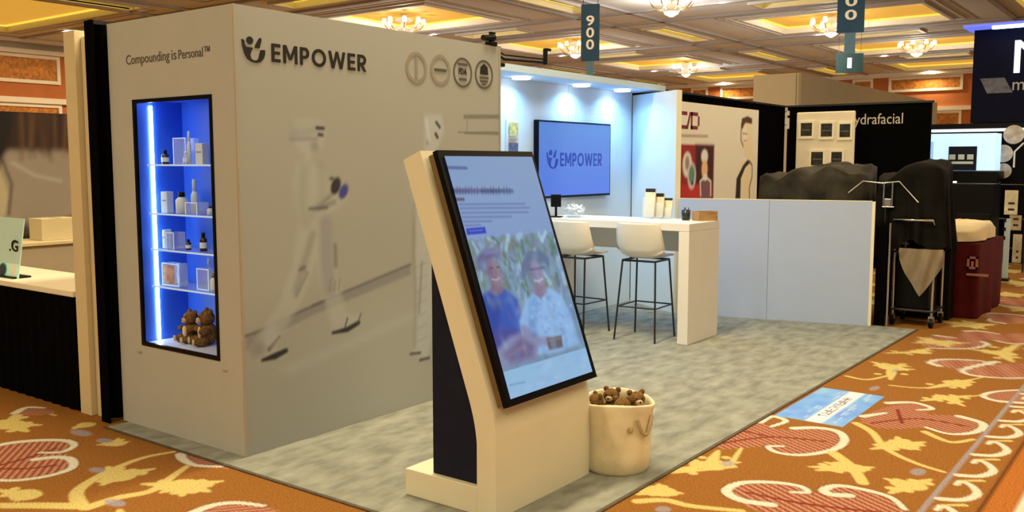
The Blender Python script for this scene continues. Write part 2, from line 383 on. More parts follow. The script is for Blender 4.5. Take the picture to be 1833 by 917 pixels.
leaf(f4((1560, 225))[0], f4((1440, 210), (1640, 185), (1610, 262)), .10); leaf(f4((1210, 220))[0], f4((1060, 225), (1240, 205)), .07)
for g, r in (((1200, 742), (.08, .06)), ((372, 706), (.06, .06)), ((1010, 378), (.10, .05)), ((90, 905), (.05, .06)), ((1100, 300), (.10, .03))):
    carp('ell', f4(g)[0], (r[0] * .8, r[1] * .6), C_GRY, a=.7)
# the same design goes on where the hall recedes
base_poly = np.array(f4((290, 605), (420, 530), (520, 530), (620, 560), (760, 550), (850, 568), (880, 605), (830, 645), (700, 668), (600, 660), (540, 632), (420, 640), (330, 640))); bc = base_poly.mean(0)
def motif(cx_, cy_, rot, sc):
    M = np.array([[math.cos(rot), -math.sin(rot)], [math.sin(rot), math.cos(rot)]]) * sc
    p = (base_poly - bc) @ M.T + (cx_, cy_)
    cloud([tuple(q) for q in p], [[tuple(q) for q in p[5:11]], [tuple(q) for q in p[1:4]]], -0.5)
    for a in (0.6, 2.4, 4.1):
        c0 = np.array([cx_ + math.cos(rot + a) * .75 * sc, cy_ + math.sin(rot + a) * .6 * sc])
        leaf(tuple(c0), [tuple(c0 + np.array([math.cos(rot + b), math.sin(rot + b)]) * .24 * sc) for b in (a, a + 1.3, a - 1.4, a + 2.8)], .09 * sc)
for i, X_ in enumerate(np.arange(9.4, 17, 1.25)):
    for j, Y_ in enumerate((1.55, 2.7, 3.9)):
        if Y_ < 2 or X_ > 10: motif(X_ + 0.5 * (j % 2), Y_ + .12 * ((i % 3) - 1), i * 2.1 + j, 1.0)
for i, X_ in enumerate(np.arange(1.8, 17, 1.6)):
    for j, Y_ in enumerate((-1.2, -2.4, -3.6)): motif(X_ + .6 * (j % 2), Y_, i * 1.7 + j, 1.1)
for X_, Y_, r_ in ((1.75, 3.3, .4), (1.7, 6.4, 2.0), (2.35, 2.35, 1.2)): motif(X_, Y_, r_, .9)
for i, Y_ in enumerate(np.arange(7.6, 12, 1.25)):
    for j, X_ in enumerate((1.9, 3.4, 4.9, 6.4, 7.9)): motif(X_ + .5 * (i % 2), Y_, i * 1.9 + j * .8, 1.0)
for j, X_ in enumerate((3.9, 5.3, 6.7, 8.1)): motif(X_, 6.4, j * 1.3, 1.0)
# border band along the aisle
def band(y0, y1, col, a=1.0):
    for ch in chunks: ch.rect(1.0, 17.2, y0, y1, col, None, a)
band(-0.45, 0.62, C_CRM); band(0.62, 0.74, C_ORG); band(0.74, 0.76, C_DBR); band(0.95, 0.975, C_GRY * .8 + C_BRN * .2)
band(-0.45, -0.33, C_ORG)
for X_ in np.arange(1.3, 17, 0.42):
    p = smooth_path([(X_, .93), (X_ + .05, .84), (X_ + .17, .80), (X_ + .28, .84), (X_ + .33, .90), (X_ + .26, .91)]); carp('stroke', p, np.linspace(.05, .03, len(p)), C_CRM)
    carp('stroke', [(X_ + .34, .90), (X_ + .40, .82)], [.02, .035], C_YEL)
for i, X_ in enumerate(np.arange(1.3, 17, 0.55)):
    p = smooth_path([(X_, .1), (X_ + .1, .32), (X_ + .28, .42), (X_ + .42, .3), (X_ + .34, .16), (X_ + .24, .24)]); carp('stroke', p, np.linspace(.04, .05, len(p)), C_DRED)
    carp('ell', (X_ + .42, .50), (.07, .05), C_ORG); carp('ell', (X_ + .15, .52), (.05, .03), C_DRED)
M_carpet = print_mat('patterned_carpet', 0.95, pile=0.24, bscale=95, spec=0.05)
fl = [ch.data(lambda u, v: np.stack([u, v, np.zeros_like(u)], -1)) for ch in chunks]
def coarse(x0, x1, y0, y1):
    P = np.array([(x0, y0, 0), (x1, y0, 0), (x1, y1, 0), (x0, y1, 0)], float); c = C_BRN * .75 + C_YEL * .15 + C_RED * .1
    return P, np.array([[0, 1, 2, 3]]), np.tile(c, (4, 1))
fl += [coarse(-10, 1.2, -10, 31), coarse(1.2, 3.05, 12, 31), coarse(3.05, 9.3, 2.15, 5.6), coarse(3.05, 9.3, 12, 31), coarse(9.3, 17, 5.2, 31), coarse(17, 44, -10, 31), coarse(1.2, 17, -10, -5)]
structure(ink_mesh('floor', fl, M_carpet))

# ------------------------------------------------------------------ ceiling
M_ceil = mat('ceiling_plaster', (0.84, 0.90, 0.97), 0.85, noise=0.04, nscale=0.6, spec=0.1)
M_mould = mat('ceiling_moulding', (0.75, 0.74, 0.72), 0.6, noise=0.04, nscale=3)
M_mould2 = mat('ceiling_line', (0.46, 0.46, 0.50), 0.7, noise=0.05, nscale=3)
M_cove = mat('cove_painted_glow', (0.30, 0.16, 0.03), 0.7, emit=tuple(lin((240, 178, 66))), estr=0.7, noise=0.1, nscale=0.8)  # emission paints the glow of hidden cove lights onto the coffer top
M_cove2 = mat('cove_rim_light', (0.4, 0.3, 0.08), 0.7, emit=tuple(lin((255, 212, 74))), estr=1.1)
holes = []
for cx_ in COLS:
    for cy_, hy_ in ROWS: holes.append((cx_ - 1.65, cx_ + 1.65, cy_ - hy_, cy_ + hy_, 'coffer'))
ymid = [(ROWS[i][0] + ROWS[i + 1][0]) / 2 + .3 for i in range(3)]
for cx_ in COLS:
    for ym in ymid: holes.append((cx_ - 1.6, cx_ + 1.6, ym - .3, ym + .3, 'slot'))
for i in range(len(COLS) - 1):
    xm = (COLS[i] + COLS[i + 1]) / 2
    for cy_, hy_ in ROWS: holes.append((xm - .35, xm + .35, cy_ - 1.1, cy_ + 1.1, 'slot'))
xs = sorted({-10, 46, *[h[0] for h in holes], *[h[1] for h in holes]}); ys = sorted({-10, 31, *[h[2] for h in holes], *[h[3] for h in holes]})
mb = MB()
for i in range(len(xs) - 1):
    for j in range(len(ys) - 1):
        xc, yc = (xs[i] + xs[i + 1]) / 2, (ys[j] + ys[j + 1]) / 2
        if any(h[0] < xc < h[1] and h[2] < yc < h[3] for h in holes): continue
        mb.add([(xs[i], ys[j], CEIL), (xs[i], ys[j + 1], CEIL), (xs[i + 1], ys[j + 1], CEIL), (xs[i + 1], ys[j], CEIL)], [(0, 1, 2, 3)])
ceiling = structure(mb.build('ceiling', M_ceil))
def ring(mb, x0, x1, y0, y1, w, z0, z1):
    mb.box(x0 - w, x1 + w, y0 - w, y0, z0, z1); mb.box(x0 - w, x1 + w, y1, y1 + w, z0, z1)
    mb.box(x0 - w, x0, y0, y1, z0, z1); mb.box(x1, x1 + w, y0, y1, z0, z1)
NEAR = lambda x, y: x < 15.5 and y < 13
for x0, x1, y0, y1, kd in holes:
    d = .14 if kd == 'coffer' else .10
    m = MB(); ring(m, x0, x1, y0, y1, .10, CEIL - .06, CEIL + d)
    if kd == 'coffer': ring(m, x0 - .28, x1 + .28, y0 - .28, y1 + .28, .07, CEIL - .035, CEIL)
    fr = m.build('coffer_frame', M_mould, ceiling)
    if kd == 'coffer':
        m = MB(); ring(m, x0 - .55, x1 + .55, y0 - .55, y1 + .55, .05, CEIL - .012, CEIL); m.build('coffer_line', M_mould2, fr)  # thin grey ring around the coffer, darker than the plaster
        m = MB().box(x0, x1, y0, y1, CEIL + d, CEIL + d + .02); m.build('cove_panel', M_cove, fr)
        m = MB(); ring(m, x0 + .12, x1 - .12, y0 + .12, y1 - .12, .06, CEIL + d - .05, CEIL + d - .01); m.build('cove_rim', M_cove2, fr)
    else:
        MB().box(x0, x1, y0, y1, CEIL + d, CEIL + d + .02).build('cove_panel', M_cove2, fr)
for i in range(len(COLS) - 1):
    xm = (COLS[i] + COLS[i + 1]) / 2
    for s_ in (-.95, .95): MB().box(xm + s_ - .07, xm + s_ + .07, -10, 31, CEIL - .05, CEIL).build('beam_moulding', M_mould2, ceiling)
for ym in ymid:
    for s_ in (-.8, .8): MB().box(-10, 44, ym + s_ - .07, ym + s_ + .07, CEIL - .05, CEIL).build('beam_moulding', M_mould2, ceiling)

# ------------------------------------------------------------------ hall walls
M_hwall = mat('hall_wall_plaster', (0.55, 0.47, 0.36), 0.8, noise=0.05, nscale=1.0)
M_orange = mat('hall_wall_rust', (0.50, 0.16, 0.045), 0.8, noise=0.08, nscale=2.0)
M_cornice = mat('hall_cornice', (0.88, 0.80, 0.66), 0.6, noise=0.04, nscale=2.0)
M_damask = mat('amber_damask', (0.52, 0.20, 0.03), 0.6, noise=0.45, nscale=9.0)
wall_back = structure(MB().box(44, 44.3, -10, 31.3, 0, CEIL + .6).build('wall_back', M_hwall))
wall_left = structure(MB().box(-10, 44, 31, 31.3, 0, CEIL + .6).build('wall_left', M_hwall))
def panelled(wall, along, fixed, spans, zrows, lo, hi):
    def bx(a0, a1, d0, d1, z0, z1): 
        return MB().box(fixed - d1, fixed - d0, a0, a1, z0, z1) if along == 'y' else MB().box(a0, a1, fixed - d1, fixed - d0, z0, z1)
    def bxs(m, a0, a1, d0, d1, z0, z1):
        (m.box(fixed - d1, fixed - d0, a0, a1, z0, z1) if along == 'y' else m.box(a0, a1, fixed - d1, fixed - d0, z0, z1))
    bx(lo, hi, 0.0, .03, zrows[0][0] - .55, zrows[-1][1] + .12).build('rust_band', M_orange, wall)
    bx(lo, hi, .0, .22, zrows[-1][1] + .12, zrows[-1][1] + .26).build('cornice', M_cornice, wall)
    bx(lo, hi, .0, .34, CEIL - .14, CEIL - .01).build('cornice', M_cornice, wall)
    bx(lo, hi, .0, .16, zrows[0][1] + .12, zrows[0][1] + .30).build('cornice', M_cornice, wall)
    for z0, z1 in zrows:
        for a0, a1 in spans:
            p = bx(a0, a1, .03, .05, z0, z1).build('wall_panel', M_damask, wall)
            m = MB(); w = .11
            for q in ((a0 - w, a1 + w, z0 - w, z0), (a0 - w, a1 + w, z1, z1 + w), (a0 - w, a0, z0, z1), (a1, a1 + w, z0, z1)): bxs(m, q[0], q[1], .03, .09, q[2], q[3])
            m.build('panel_frame', M_cornice, p)
panelled(wall_back, 'y', 44, [(-6.2, -3.2), (-2.4, -1.6), (-.8, 2.2), (3.0, 3.8), (4.6, 7.6), (8.75, 11.6), (12.5, 13.2), (14.1, 16.0), (16.95, 19.7), (20.6, 21.3), (22.2, 25.0), (26, 30)], [(2.6, 3.75), (4.85, 5.28)], -10, 31)
panelled(wall_left, 'x', 31, [(1, 4.5), (5.2, 5.9), (6.6, 10.2), (11.0, 11.5), (12.2, 16.0), (17.2, 18.2), (19.2, 23), (24, 25), (26, 30), (31, 32), (33, 37)], [(2.3, 3.42), (4.3, 5.0)], -10, 44)
# tall white airwall box standing across the hall
pb = PX(1435, 130, 20.3)
aw = thing('partition_wall', 'tall plain beige partition box rising behind the black booth walls', 'partition', (20.3, pb[1], 0))
m_aw = mat('airwall_panel', (0.74, 0.70, 0.60), 0.8, noise=0.02, nscale=2)
hz = pb[2]
for k, (x0, x1) in enumerate(((0, 3.2), (3.22, 6.4), (6.42, 9.6), (9.62, 12.8))): MB().box(x0, x1, 0.0, .10, 0, hz).build('panel', m_aw, aw)
for k in range(1): MB().box(0.0, .10, .12, 1.1, 0, hz).build('panel', m_aw, aw)
MB().box(-.012, .0, .0, .06, 0, hz).build('corner_post', mat('airwall_post', (0.5, 0.45, 0.36), 0.6, noise=.03), aw)

# ------------------------------------------------------------------ chandeliers
M_gold = mat('chandelier_brass', (0.75, 0.55, 0.25), 0.3, 0.9, noise=0.1, nscale=20)
M_cryst = mat('chandelier_crystal', (0.85, 0.82, 0.75), 0.15, noise=0.25, nscale=25, emit=(1.0, 0.86, 0.62), estr=0.35)
M_bulb = mat('candle_bulb', (1, 1, 1), 0.4, emit=(1.0, 0.88, 0.62), estr=2.4)
def chandelier(loc, label):
    t = thing('chandelier', label, 'chandelier', loc, 0, 'chandeliers under the coffered ceiling')
    m = MB().tube([(0, 0, .288), (0, 0, -.30)], .022, 8).lathe([(0.0, .289), (.12, .285), (.10, .25), (.02, .235)], n=12); m.build('stem', M_gold, t)
    MB().lathe([(.02, -.02), (.18, -.08), (.24, -.16), (.16, -.27), (.05, -.33), (0, -.34)], n=14).build('crystal_bowl', M_cryst, t)
    MB().lathe([(.05, .22), (.20, .18), (.24, .12), (.18, .07), (.06, .05)], n=14).build('crystal_tier', M_cryst, t)
    arm = MB().tube([(.08, 0, -.1), (.28, 0, -.18), (.45, 0, -.12), (.55, 0, .0)], .014, 6).mesh('arm'); arm.materials.append(M_gold)
    bulb = MB().lathe([(0.0, .02), (.07, .03), (.05, .16), (.03, .17)], c=(.55, 0, 0), n=8).mesh('lamp'); bulb.materials.append(M_bulb)
    for k in range(8):
        o = bpy.data.objects.new('arm', arm); COL.objects.link(o); o.parent = t; o.rotation_euler = (0, 0, k * math.pi / 4)
        b = bpy.data.objects.new('lamp', bulb); COL.objects.link(b); b.parent = o
    pl_ = bpy.data.lights.new('chandelier_glow', 'POINT'); pl_.energy = 150; pl_.color = (1.0, .92, .76); pl_.shadow_soft_size = .10
    po = bpy.data.objects.new('chandelier_glow', pl_); COL.objects.link(po); po.parent = t; po.location = (0, 0, -.48)
    return t
ch0 = chandelier((19.4, 18.3, 5.45), 'large crystal chandelier above the tall wall with the big dark lettering')
for (x, y, z), l in (((26.7, 17.3, 5.45), 'crystal chandelier immediately left of the narrow blue hanging number banner'),
                     ((35.2, 17.4, 5.45), 'crystal chandelier between the two blue hanging banners, above the poster wall'),
                     ((33.2, 8.0, 5.45), 'crystal chandelier right of the wide blue banner, above the amber wall panels'),
                     ((26.6, 8.7, 5.45), 'crystal chandelier partly hidden by the wide blue hanging banner'),
                     ((20.6, 10.6, 5.45), 'chandelier cut off by the top edge, between the two blue banners'),
                     ):
    c = copy_tree(ch0); c.location = (x, y, z); c['label'] = l

# ------------------------------------------------------------------ booth floor covering
M_grey = mat('grey_booth_carpet', (0.275, 0.29, 0.265), 0.95, noise=0.28, nscale=3.2, bump=0.25, bscale=150, spec=0.05, stretch=(1.6, 3.2, 1))
bc_ = thing('booth_carpet', 'mottled grey carpet laid under the white exhibition booth', 'carpet', (2.92, 2.15, 0))
MB().cbox(0, 6.42, 0, 3.095, 0.0005, .0095, .004).build('pile', M_grey, bc_)
m = MB(); m.box(-.018, 6.44, -.018, -.002, .0005, .007); m.box(-.018, -.002, 0, 3.12, .0005, .007); m.build('edge_tape', mat('edge_tape_dark', (0.09, 0.07, 0.045), .8, noise=.2, nscale=30), bc_)

# ------------------------------------------------------------------ closet with lit showcase and printed side
X0, X1, Y0, Y1, ZT, ZF = 3.05, 5.31, 4.08, 5.29, 2.42, .010
closet = thing('display_closet', 'tall white booth closet with lettering, printed side and a lit blue showcase', 'booth wall', (X0, Y0, ZF))
def L(o): o.location = (-X0, -Y0, -ZF); return o          # parts are given in hall coordinates
OY0, OY1, OZ0, OZ1 = 4.285, 5.045, .515, 1.965               # showcase opening
m = MB()
for a in ((OY1, Y1, ZF, ZT), (Y0 + .003, OY0, ZF, ZT), (OY0, OY1, ZF, OZ0), (OY0, OY1, OZ1, ZT)): m.box(X0, X0 + .05, *a)
L(m.build('front_panel', M_wall, closet))
L(MB().box(X0 + .05, X1, Y0 + .004, Y0 + .05, ZF, ZT).build('side_panel', M_wall, closet))
L(MB().box(X0 + .05, X1, Y1 - .05, Y1, ZF, ZT).build('back_panel', M_wall, closet))
L(MB().box(X1 - .05, X1, Y0 + .05, Y1 - .05, ZF, ZT).build('end_panel', M_wall, closet))
L(MB().box(X0 + .05, X1 - .05, Y0 + .05, Y1 - .05, ZT - .04, ZT).build('top_panel', M_wall, closet))
L(MB().box(X0 - .004, X0 + .004, Y0 - .004, Y0 + .006, ZF, ZT).build('corner_profile', mat('alu_profile', (.55, .48, .38), .4, .4, noise=.03), closet))
L(MB().box(X1 - .012, X1 + .004, Y0 - .004, Y0 + .006, ZF, ZT).build('corner_profile', MATS['alu_profile'], closet))
# printed mural on the long side
wb_ = np.array((0.40, 0.42, 0.42))
mu = Paint(X0 + .006, X1 - .014, ZF, ZT - .002, .009, wb_)
q = lambda x, y: tuple(PY(x, y, Y0)[[0, 2]])
Q = lambda *p: [q(*a) for a in p]
ref = lin((152, 132, 98))
def ink(rgb): return wb_ * lin(rgb) / ref
px_ = .0038
# corridor: floor line, handrail and pale floor sheen
mu.poly(Q((440, 600), (500, 572), (560, 545), (735, 470), (735, 492), (560, 565), (500, 595), (440, 628)), ink((120, 104, 82)), .03, .75)
mu.stroke(Q((560, 547), (735, 474)), .014, ink((98, 84, 66)), .02, .8); mu.stroke(Q((440, 602), (480, 588)), .014, ink((90, 76, 58)), .02, .8); mu.stroke(Q((520, 566), (580, 540)), .014, ink((92, 78, 60)), .02, .8)
mu.poly(Q((500, 660), (770, 545), (770, 560), (520, 672)), ink((168, 150, 115)), .06, .6)
mu.poly(Q((440, 640), (770, 500), (770, 720), (440, 820)), ink((158, 140, 106)), .3, .45)
mu.stroke(Q((832, 209), (892, 209)), .030, ink((112, 98, 70)), .012, .9); mu.stroke(Q((832, 238), (892, 240)), .016, ink((112, 98, 70)), .012, .9)
mu.stroke(Q((836, 206), (836, 240)), .012, ink((125, 110, 82)), .01, .8); mu.stroke(Q((820, 237), (892, 237)), .01, ink((96, 84, 62)), .008, .7)
# striding person in a pale coverall, blurred
sk = ink((165, 147, 112)); sh = ink((126, 108, 82)); dk = ink((40, 30, 28))
mu.poly(Q((530, 215), (570, 215), (582, 235), (578, 262), (560, 272), (555, 290), (585, 310), (590, 350), (620, 345), (625, 355), (590, 385), (600, 470), (610, 520), (620, 560), (640, 565), (645, 580), (600, 598), (592, 580), (575, 510), (565, 470), (545, 530), (510, 590), (490, 620), (510, 635), (460, 645), (450, 620), (500, 540), (525, 470), (535, 400), (525, 330), (530, 295), (545, 280), (530, 260)), sk, .06, .6)
mu.stroke(Q((525, 240), (570, 232)), .05, ink((140, 122, 100)), .05, .6); mu.stroke(Q((520, 250), (568, 248)), .02, ink((132, 112, 96)), .03, .8)
mu.stroke(Q((530, 222), (565, 224)), .03, ink((150, 138, 100)), .03, .7)
mu.stroke(Q((567, 229), (579, 230)), .020, dk, .02, .95); mu.stroke(Q((571, 241), (577, 242)), .020, dk, .02, .95)
mu.ell(q(563, 262), (.03, .03), ink((120, 100, 76)), .05, .6)
mu.stroke(Q((545, 300), (540, 360), (548, 400)), .06, ink((132, 118, 86)), .09, .5); mu.stroke(Q((575, 300), (578, 350), (560, 385)), .05, ink((138, 122, 90)), .07, .5)
mu.stroke(Q((590, 352), (570, 372), (598, 362)), .03, sh, .04, .9); mu.stroke(Q((555, 374), (585, 372)), .02, ink((84, 70, 52)), .03, .8)
mu.ell(q(601, 333), (.035, .055), dk, .02, .95, -.5); mu.ell(q(615, 343), (.032, .05), ink((58, 50, 92)), .025, .95, -.6); mu.ell(q(594, 320), (.02, .012), ink((70, 74, 50)), .02, .9)
mu.stroke(Q((583, 400), (585, 470), (590, 515)), .10, ink((132, 114, 92)), .06, .7); mu.stroke(Q((560, 420), (545, 470), (530, 520)), .05, sh, .05, .6)
mu.stroke(Q((600, 440), (601, 475)), .03, ink((110, 94, 66)), .03, .7); mu.stroke(Q((540, 478), (550, 490), (530, 530)), .02, sh, .03, .8); mu.stroke(Q((536, 484), (546, 478)), .015, ink((92, 76, 56)), .02, .8)
for a in ((592, 500), (600, 505), (608, 500)): mu.stroke(Q(a, (a[0] - 2, 520)), .012, sh, .015, .7)
mu.stroke(Q((596, 596), (622, 590), (642, 578)), [.02, .035, .03], dk, .018, .95); mu.stroke(Q((618, 585), (622, 570)), .012, ink((60, 48, 38)), .015, .9); mu.stroke(Q((640, 580), (646, 562)), .012, ink((80, 66, 52)), .015, .8)
mu.stroke(Q((470, 645), (492, 638), (512, 628)), [.02, .04, .03], dk, .018, .97); mu.stroke(Q((482, 625), (500, 603)), [.03, .015], ink((92, 66, 50)), .02, .8)
mu.ell(q(462, 625), (.05, .045), ink((124, 106, 84)), .06, .7); mu.ell(q(485, 600), (.05, .06), ink((164, 146, 118)), .06, .6)
# second person partly hidden
mu.poly(Q((760, 205), (790, 205), (795, 235), (785, 262), (775, 280), (800, 300), (800, 400), (790, 500), (770, 620), (765, 640), (740, 636), (742, 520), (745, 420), (735, 330), (750, 290), (760, 270)), ink((172, 154, 122)), .05, .6)
mu.stroke(Q((781, 219), (787, 228)), .022, dk, .015, .95); mu.stroke(Q((780, 240), (783, 246)), .024, dk, .015, .95); mu.ell(q(765, 255), (.012, .02), sh, .02, .8); mu.stroke(Q((763, 215), (768, 250)), .03, ink((178, 164, 140)), .03, .6)
mu.stroke(Q((742, 360), (740, 450), (744, 530), (742, 620)), .03, ink((120, 104, 76)), .04, .5); mu.stroke(Q((755, 470), (750, 560)), .02, ink((110, 92, 70)), .025, .6)
mu.stroke(Q((735, 634), (752, 632)), .02, ink((70, 58, 44)), .02, .9); mu.stroke(Q((752, 645), (768, 641)), .02, ink((60, 56, 44)), .02, .9)
for k in range(7): mu.stroke(Q((742 + k, 480 + 22 * k), (764, 470 + 22 * k)), .01, sh, .02, .35)
L(ink_mesh('printed_mural', [mu.data(sheet_ny(Y0))], print_mat('fabric_print', .85), closet))
# lettering
def flat(mb, pts, Y, t=.0015): mb.prism(pts, 'y', Y - t, Y); return mb
def block_word(name, word, m, parent, x, z, Y, wd, ht, **kw):
    """plain grotesque capitals drawn stroke by stroke"""
    T, G = .20, .17
    WID = dict(E=.60, M=.98, P=.66, O=1.04, W=1.28, R=.70)
    tot = sum(WID[c] for c in word) + G * (len(word) - 1); sx, sz = wd / tot, ht; mb = MB(); st_ = [0]
    def poly(pts, x0):
        st_[0] += 1; mb.prism([(x + (x0 + a) * sx, z + b * sz) for a, b in pts], 'y', Y - .0012 - .00012 * (st_[0] % 4), Y)
    def bar(x0, a0, a1, b0, b1): poly([(a0, b0), (a1, b0), (a1, b1), (a0, b1)], x0)
    def dia(x0, xa, xb, w=.21): poly([(xb - w / 2, 0), (xb + w / 2, 0), (xa + w / 2, 1), (xa - w / 2, 1)], x0)
    def arc(x0, cx, cz, rx, rz, a0, a1, n=12, tx=.20, tz=.19):
        for i in range(n):
            t0, t1 = a0 + (a1 - a0) * i / n, a0 + (a1 - a0) * (i + 1) / n
            poly([(cx + (rx - tx) * math.cos(t0), cz + (rz - tz) * math.sin(t0)), (cx + rx * math.cos(t0), cz + rz * math.sin(t0)), (cx + rx * math.cos(t1), cz + rz * math.sin(t1)), (cx + (rx - tx) * math.cos(t1), cz + (rz - tz) * math.sin(t1))], x0)
    u = 0.0
    for c in word:
        w = WID[c]
        if c == 'E':
            bar(u, 0, T, 0, 1); bar(u, T, w, 0, .18); bar(u, T, w, .82, 1); bar(u, T, w * .94, .41, .585)
        if c == 'M':
            bar(u, 0, T, 0, 1); bar(u, w - T, w, 0, 1)
            poly([(w / 2 - .10, .20), (w / 2 + .10, .20), (T + .03, 1), (T * .2, 1)], u); poly([(w / 2 - .10, .20), (w / 2 + .10, .20), (w - T * .2, 1), (w - T - .03, 1)], u)
        if c in 'PR':
            bar(u, 0, T, 0, 1); bar(u, T, w * .55, .82, 1); bar(u, T, w * .55, .36, .53)
            arc(u, w * .55, .68, w * .45, .32, -math.pi / 2, math.pi / 2, 10)
            if c == 'R': poly([(w - .22, 0), (w + .01, 0), (w * .62, .40), (w * .62 - .22, .40)], u)
        if c == 'O': arc(u, w / 2, .5, w / 2, .515, 0, 2 * math.pi, 28)
        if c == 'W':
            dia(u, .10, .34); dia(u, w / 2, .34, .19); dia(u, w / 2, w - .34, .19); dia(u, w - .10, w - .34)
        u += w + G
    return mb.build(name, m, parent, **kw)
EMB = [[(205, 215), (215, 290), (235, 370), (270, 430), (320, 460), (380, 467), (435, 450), (470, 410), (488, 360), (490, 312), (432, 315), (418, 360), (405, 410), (385, 438), (345, 440), (318, 425), (308, 385), (320, 345), (345, 300), (262, 297), (245, 270), (240, 225)],
       [(360, 297), (372, 262), (412, 192), (430, 178), (446, 184), (447, 215), (432, 262), (424, 298)],
       [(305 + 42 * math.cos(a), 222 + 44 * math.sin(a)) for a in np.linspace(0, 2 * math.pi, 18, endpoint=False)]]
def emblem(name, m, parent, x, z, Y, s, sx=1.0, **kw):
    mb = MB()
    for P in EMB: flat(mb, [(x + (a - 345) / 290 * s * sx, z - (b - 320) / 290 * s) for a, b in P], Y)
    return mb.build(name, m, parent, **kw)
L(emblem('emblem', M_ink, closet, 3.168, 2.196, Y0 - .001, .135, 1.15, label='dark bowl-and-figure emblem'))
L(block_word('lettering', 'EMPOWER', M_ink, closet, 3.287, 2.143, Y0 - .001, .705, .098, label='dark capital lettering'))
yy = 5.095 - Y0
for wd_, wid_, z_, h_ in (('Compounding', .435, 2.152, .072), ('is', .046, 2.168, .052), ('Personal\u2122', .285, 2.168, .052)):
    lettering('slogan_word', wd_, M_greyink2, closet, (-.001, yy, z_ - ZF), .07, face=FACE_NX, width=wid_, height=h_, label='slim grey slogan lettering'); yy -= wid_ + .020
for k, (sx_, sz_) in enumerate(((4.434, 2.203), (4.666, 2.207), (4.895, 2.208), (5.126, 2.212))):
    m = MB(); n = 32; ro, ri = .100, .076 if k < 2 else .086
    for i in range(n):
        a, b = 2 * math.pi * i / n, 2 * math.pi * (i + 1) / n
        flat(m, [(sx_ + r_ * math.cos(t), sz_ + r_ * math.sin(t)) for r_, t in ((ri, a), (ro, a), (ro, b), (ri, b))], Y0 - .001)
    if k == 0: flat(m, [(sx_ - .012, sz_ - .07), (sx_ + .012, sz_ - .07), (sx_ + .012, sz_ + .07), (sx_ - .012, sz_ + .07)], Y0 - .001)
    s_ = L(m.build('certification_seal', M_greyink if k < 2 else M_greyink2, closet, label='round certification seal print'))
    if k == 1: MB().prism([(sx_ - .06, sz_ - .010), (sx_ + .06, sz_ - .008), (sx_ + .06, sz_ + .010), (sx_ - .06, sz_ + .008)], 'y', Y0 - .003, Y0 - .001).build('seal_bar', M_greyink2, s_)
    if k == 2:
        lettering('seal_text', 'FDA', M_ink, s_, (sx_, Y0 - .002, sz_ - .012), .05, width=.085, height=.04, bold=.001, align='CENTER')
        for dz, hw in ((.055, .05), (-.045, .04)): flat(MB(), [(sx_ - hw, sz_ + dz - .008), (sx_ + hw, sz_ + dz - .008), (sx_ + hw, sz_ + dz + .008), (sx_ - hw, sz_ + dz + .008)], Y0 - .002).build('seal_bar', M_greyink2, s_)
    if k == 3:
        m = MB(); flat(m, [(sx_ + a, sz_ + b) for a, b in ((-.045, .0), (.045, .0), (.04, .05), (.0, .075), (-.04, .05))], Y0 - .002); m.build('seal_shield', M_ink, s_)
        for dz, hw in ((-.022, .05), (-.046, .042), (-.066, .02)): flat(MB(), [(sx_ - hw, sz_ + dz - .007), (sx_ + hw, sz_ + dz - .007), (sx_ + hw, sz_ + dz + .007), (sx_ - hw, sz_ + dz + .007)], Y0 - .002).build('seal_bar', M_greyink2, s_)
# showcase niche
M_blue = mat('showcase_blue', (0.03, 0.13, 0.72), 0.45, noise=0.06, nscale=6)
ND = X0 + .32
m = MB(); m.box(ND, ND + .01, OY0 - .01, OY1 + .01, OZ0 - .01, OZ1 + .01); m.box(X0 + .011, ND, OY1 - .002, OY1 + .01, OZ0, OZ1); m.box(X0 + .011, ND, OY0 - .01, OY0 + .002, OZ0, OZ1); m.box(X0 + .011, ND, OY0, OY1, OZ1 - .002, OZ1 + .01)
niche = L(m.build('showcase_niche', M_blue, closet))
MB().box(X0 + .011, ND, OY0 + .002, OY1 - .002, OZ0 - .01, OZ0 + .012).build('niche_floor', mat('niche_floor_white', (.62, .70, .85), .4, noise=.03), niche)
m = MB(); w = .022
for a in ((OY0, OY1, OZ0, OZ0 + w), (OY0, OY1, OZ1 - w, OZ1), (OY0, OY0 + w, OZ0 + w, OZ1 - w), (OY1 - w, OY1, OZ0 + w, OZ1 - w)): m.box(X0 - .006, X0 + .010, *a)
L(m.build('showcase_frame', M_bezel, closet))
for yy in (5.075, 4.245): L(MB().cbox(X0 - .006, X0 + .001, yy - .022, yy + .022, .462, .474, .002).build('hinge', MATS['alu_profile'], closet))
M_strip = mat('showcase_led', (1, 1, 1), .5, emit=(0.72, 0.88, 1.0), estr=22.0)
strip = MB().box(X0 + .100, X0 + .116, OY1 - .012, OY1 - .002, OZ0 + .02, OZ1 - .03).build('light_strip', M_strip, niche)
m = MB().box(X0 + .06, X0 + .08, OY0 + .02, OY1 - .02, OZ1 - .012, OZ1 - .004).build('light_strip', mat('showcase_led_top', (1, 1, 1), .5, emit=(.6, .8, 1.0), estr=5.0), niche)
M_glass = mat('clear_acrylic', (0.75, 0.88, 1.0), 0.05, alpha=0.22, spec=0.6)
M_gedge = mat('acrylic_edge', (0.55, 0.75, 1.0), 0.2, emit=(.35, .6, 1.0), estr=.35)
SH = [1.590, 1.303, 1.090, .868]
for z in SH:
    s_ = MB().box(X0 + .07, ND, OY0 + .005, OY1 - .016, z - .008, z).build('shelf', M_glass, niche)
    MB().box(X0 + .066, X0 + .070, OY0 + .005, OY1 - .016, z - .009, z + .001).build('shelf_edge', M_gedge, s_)
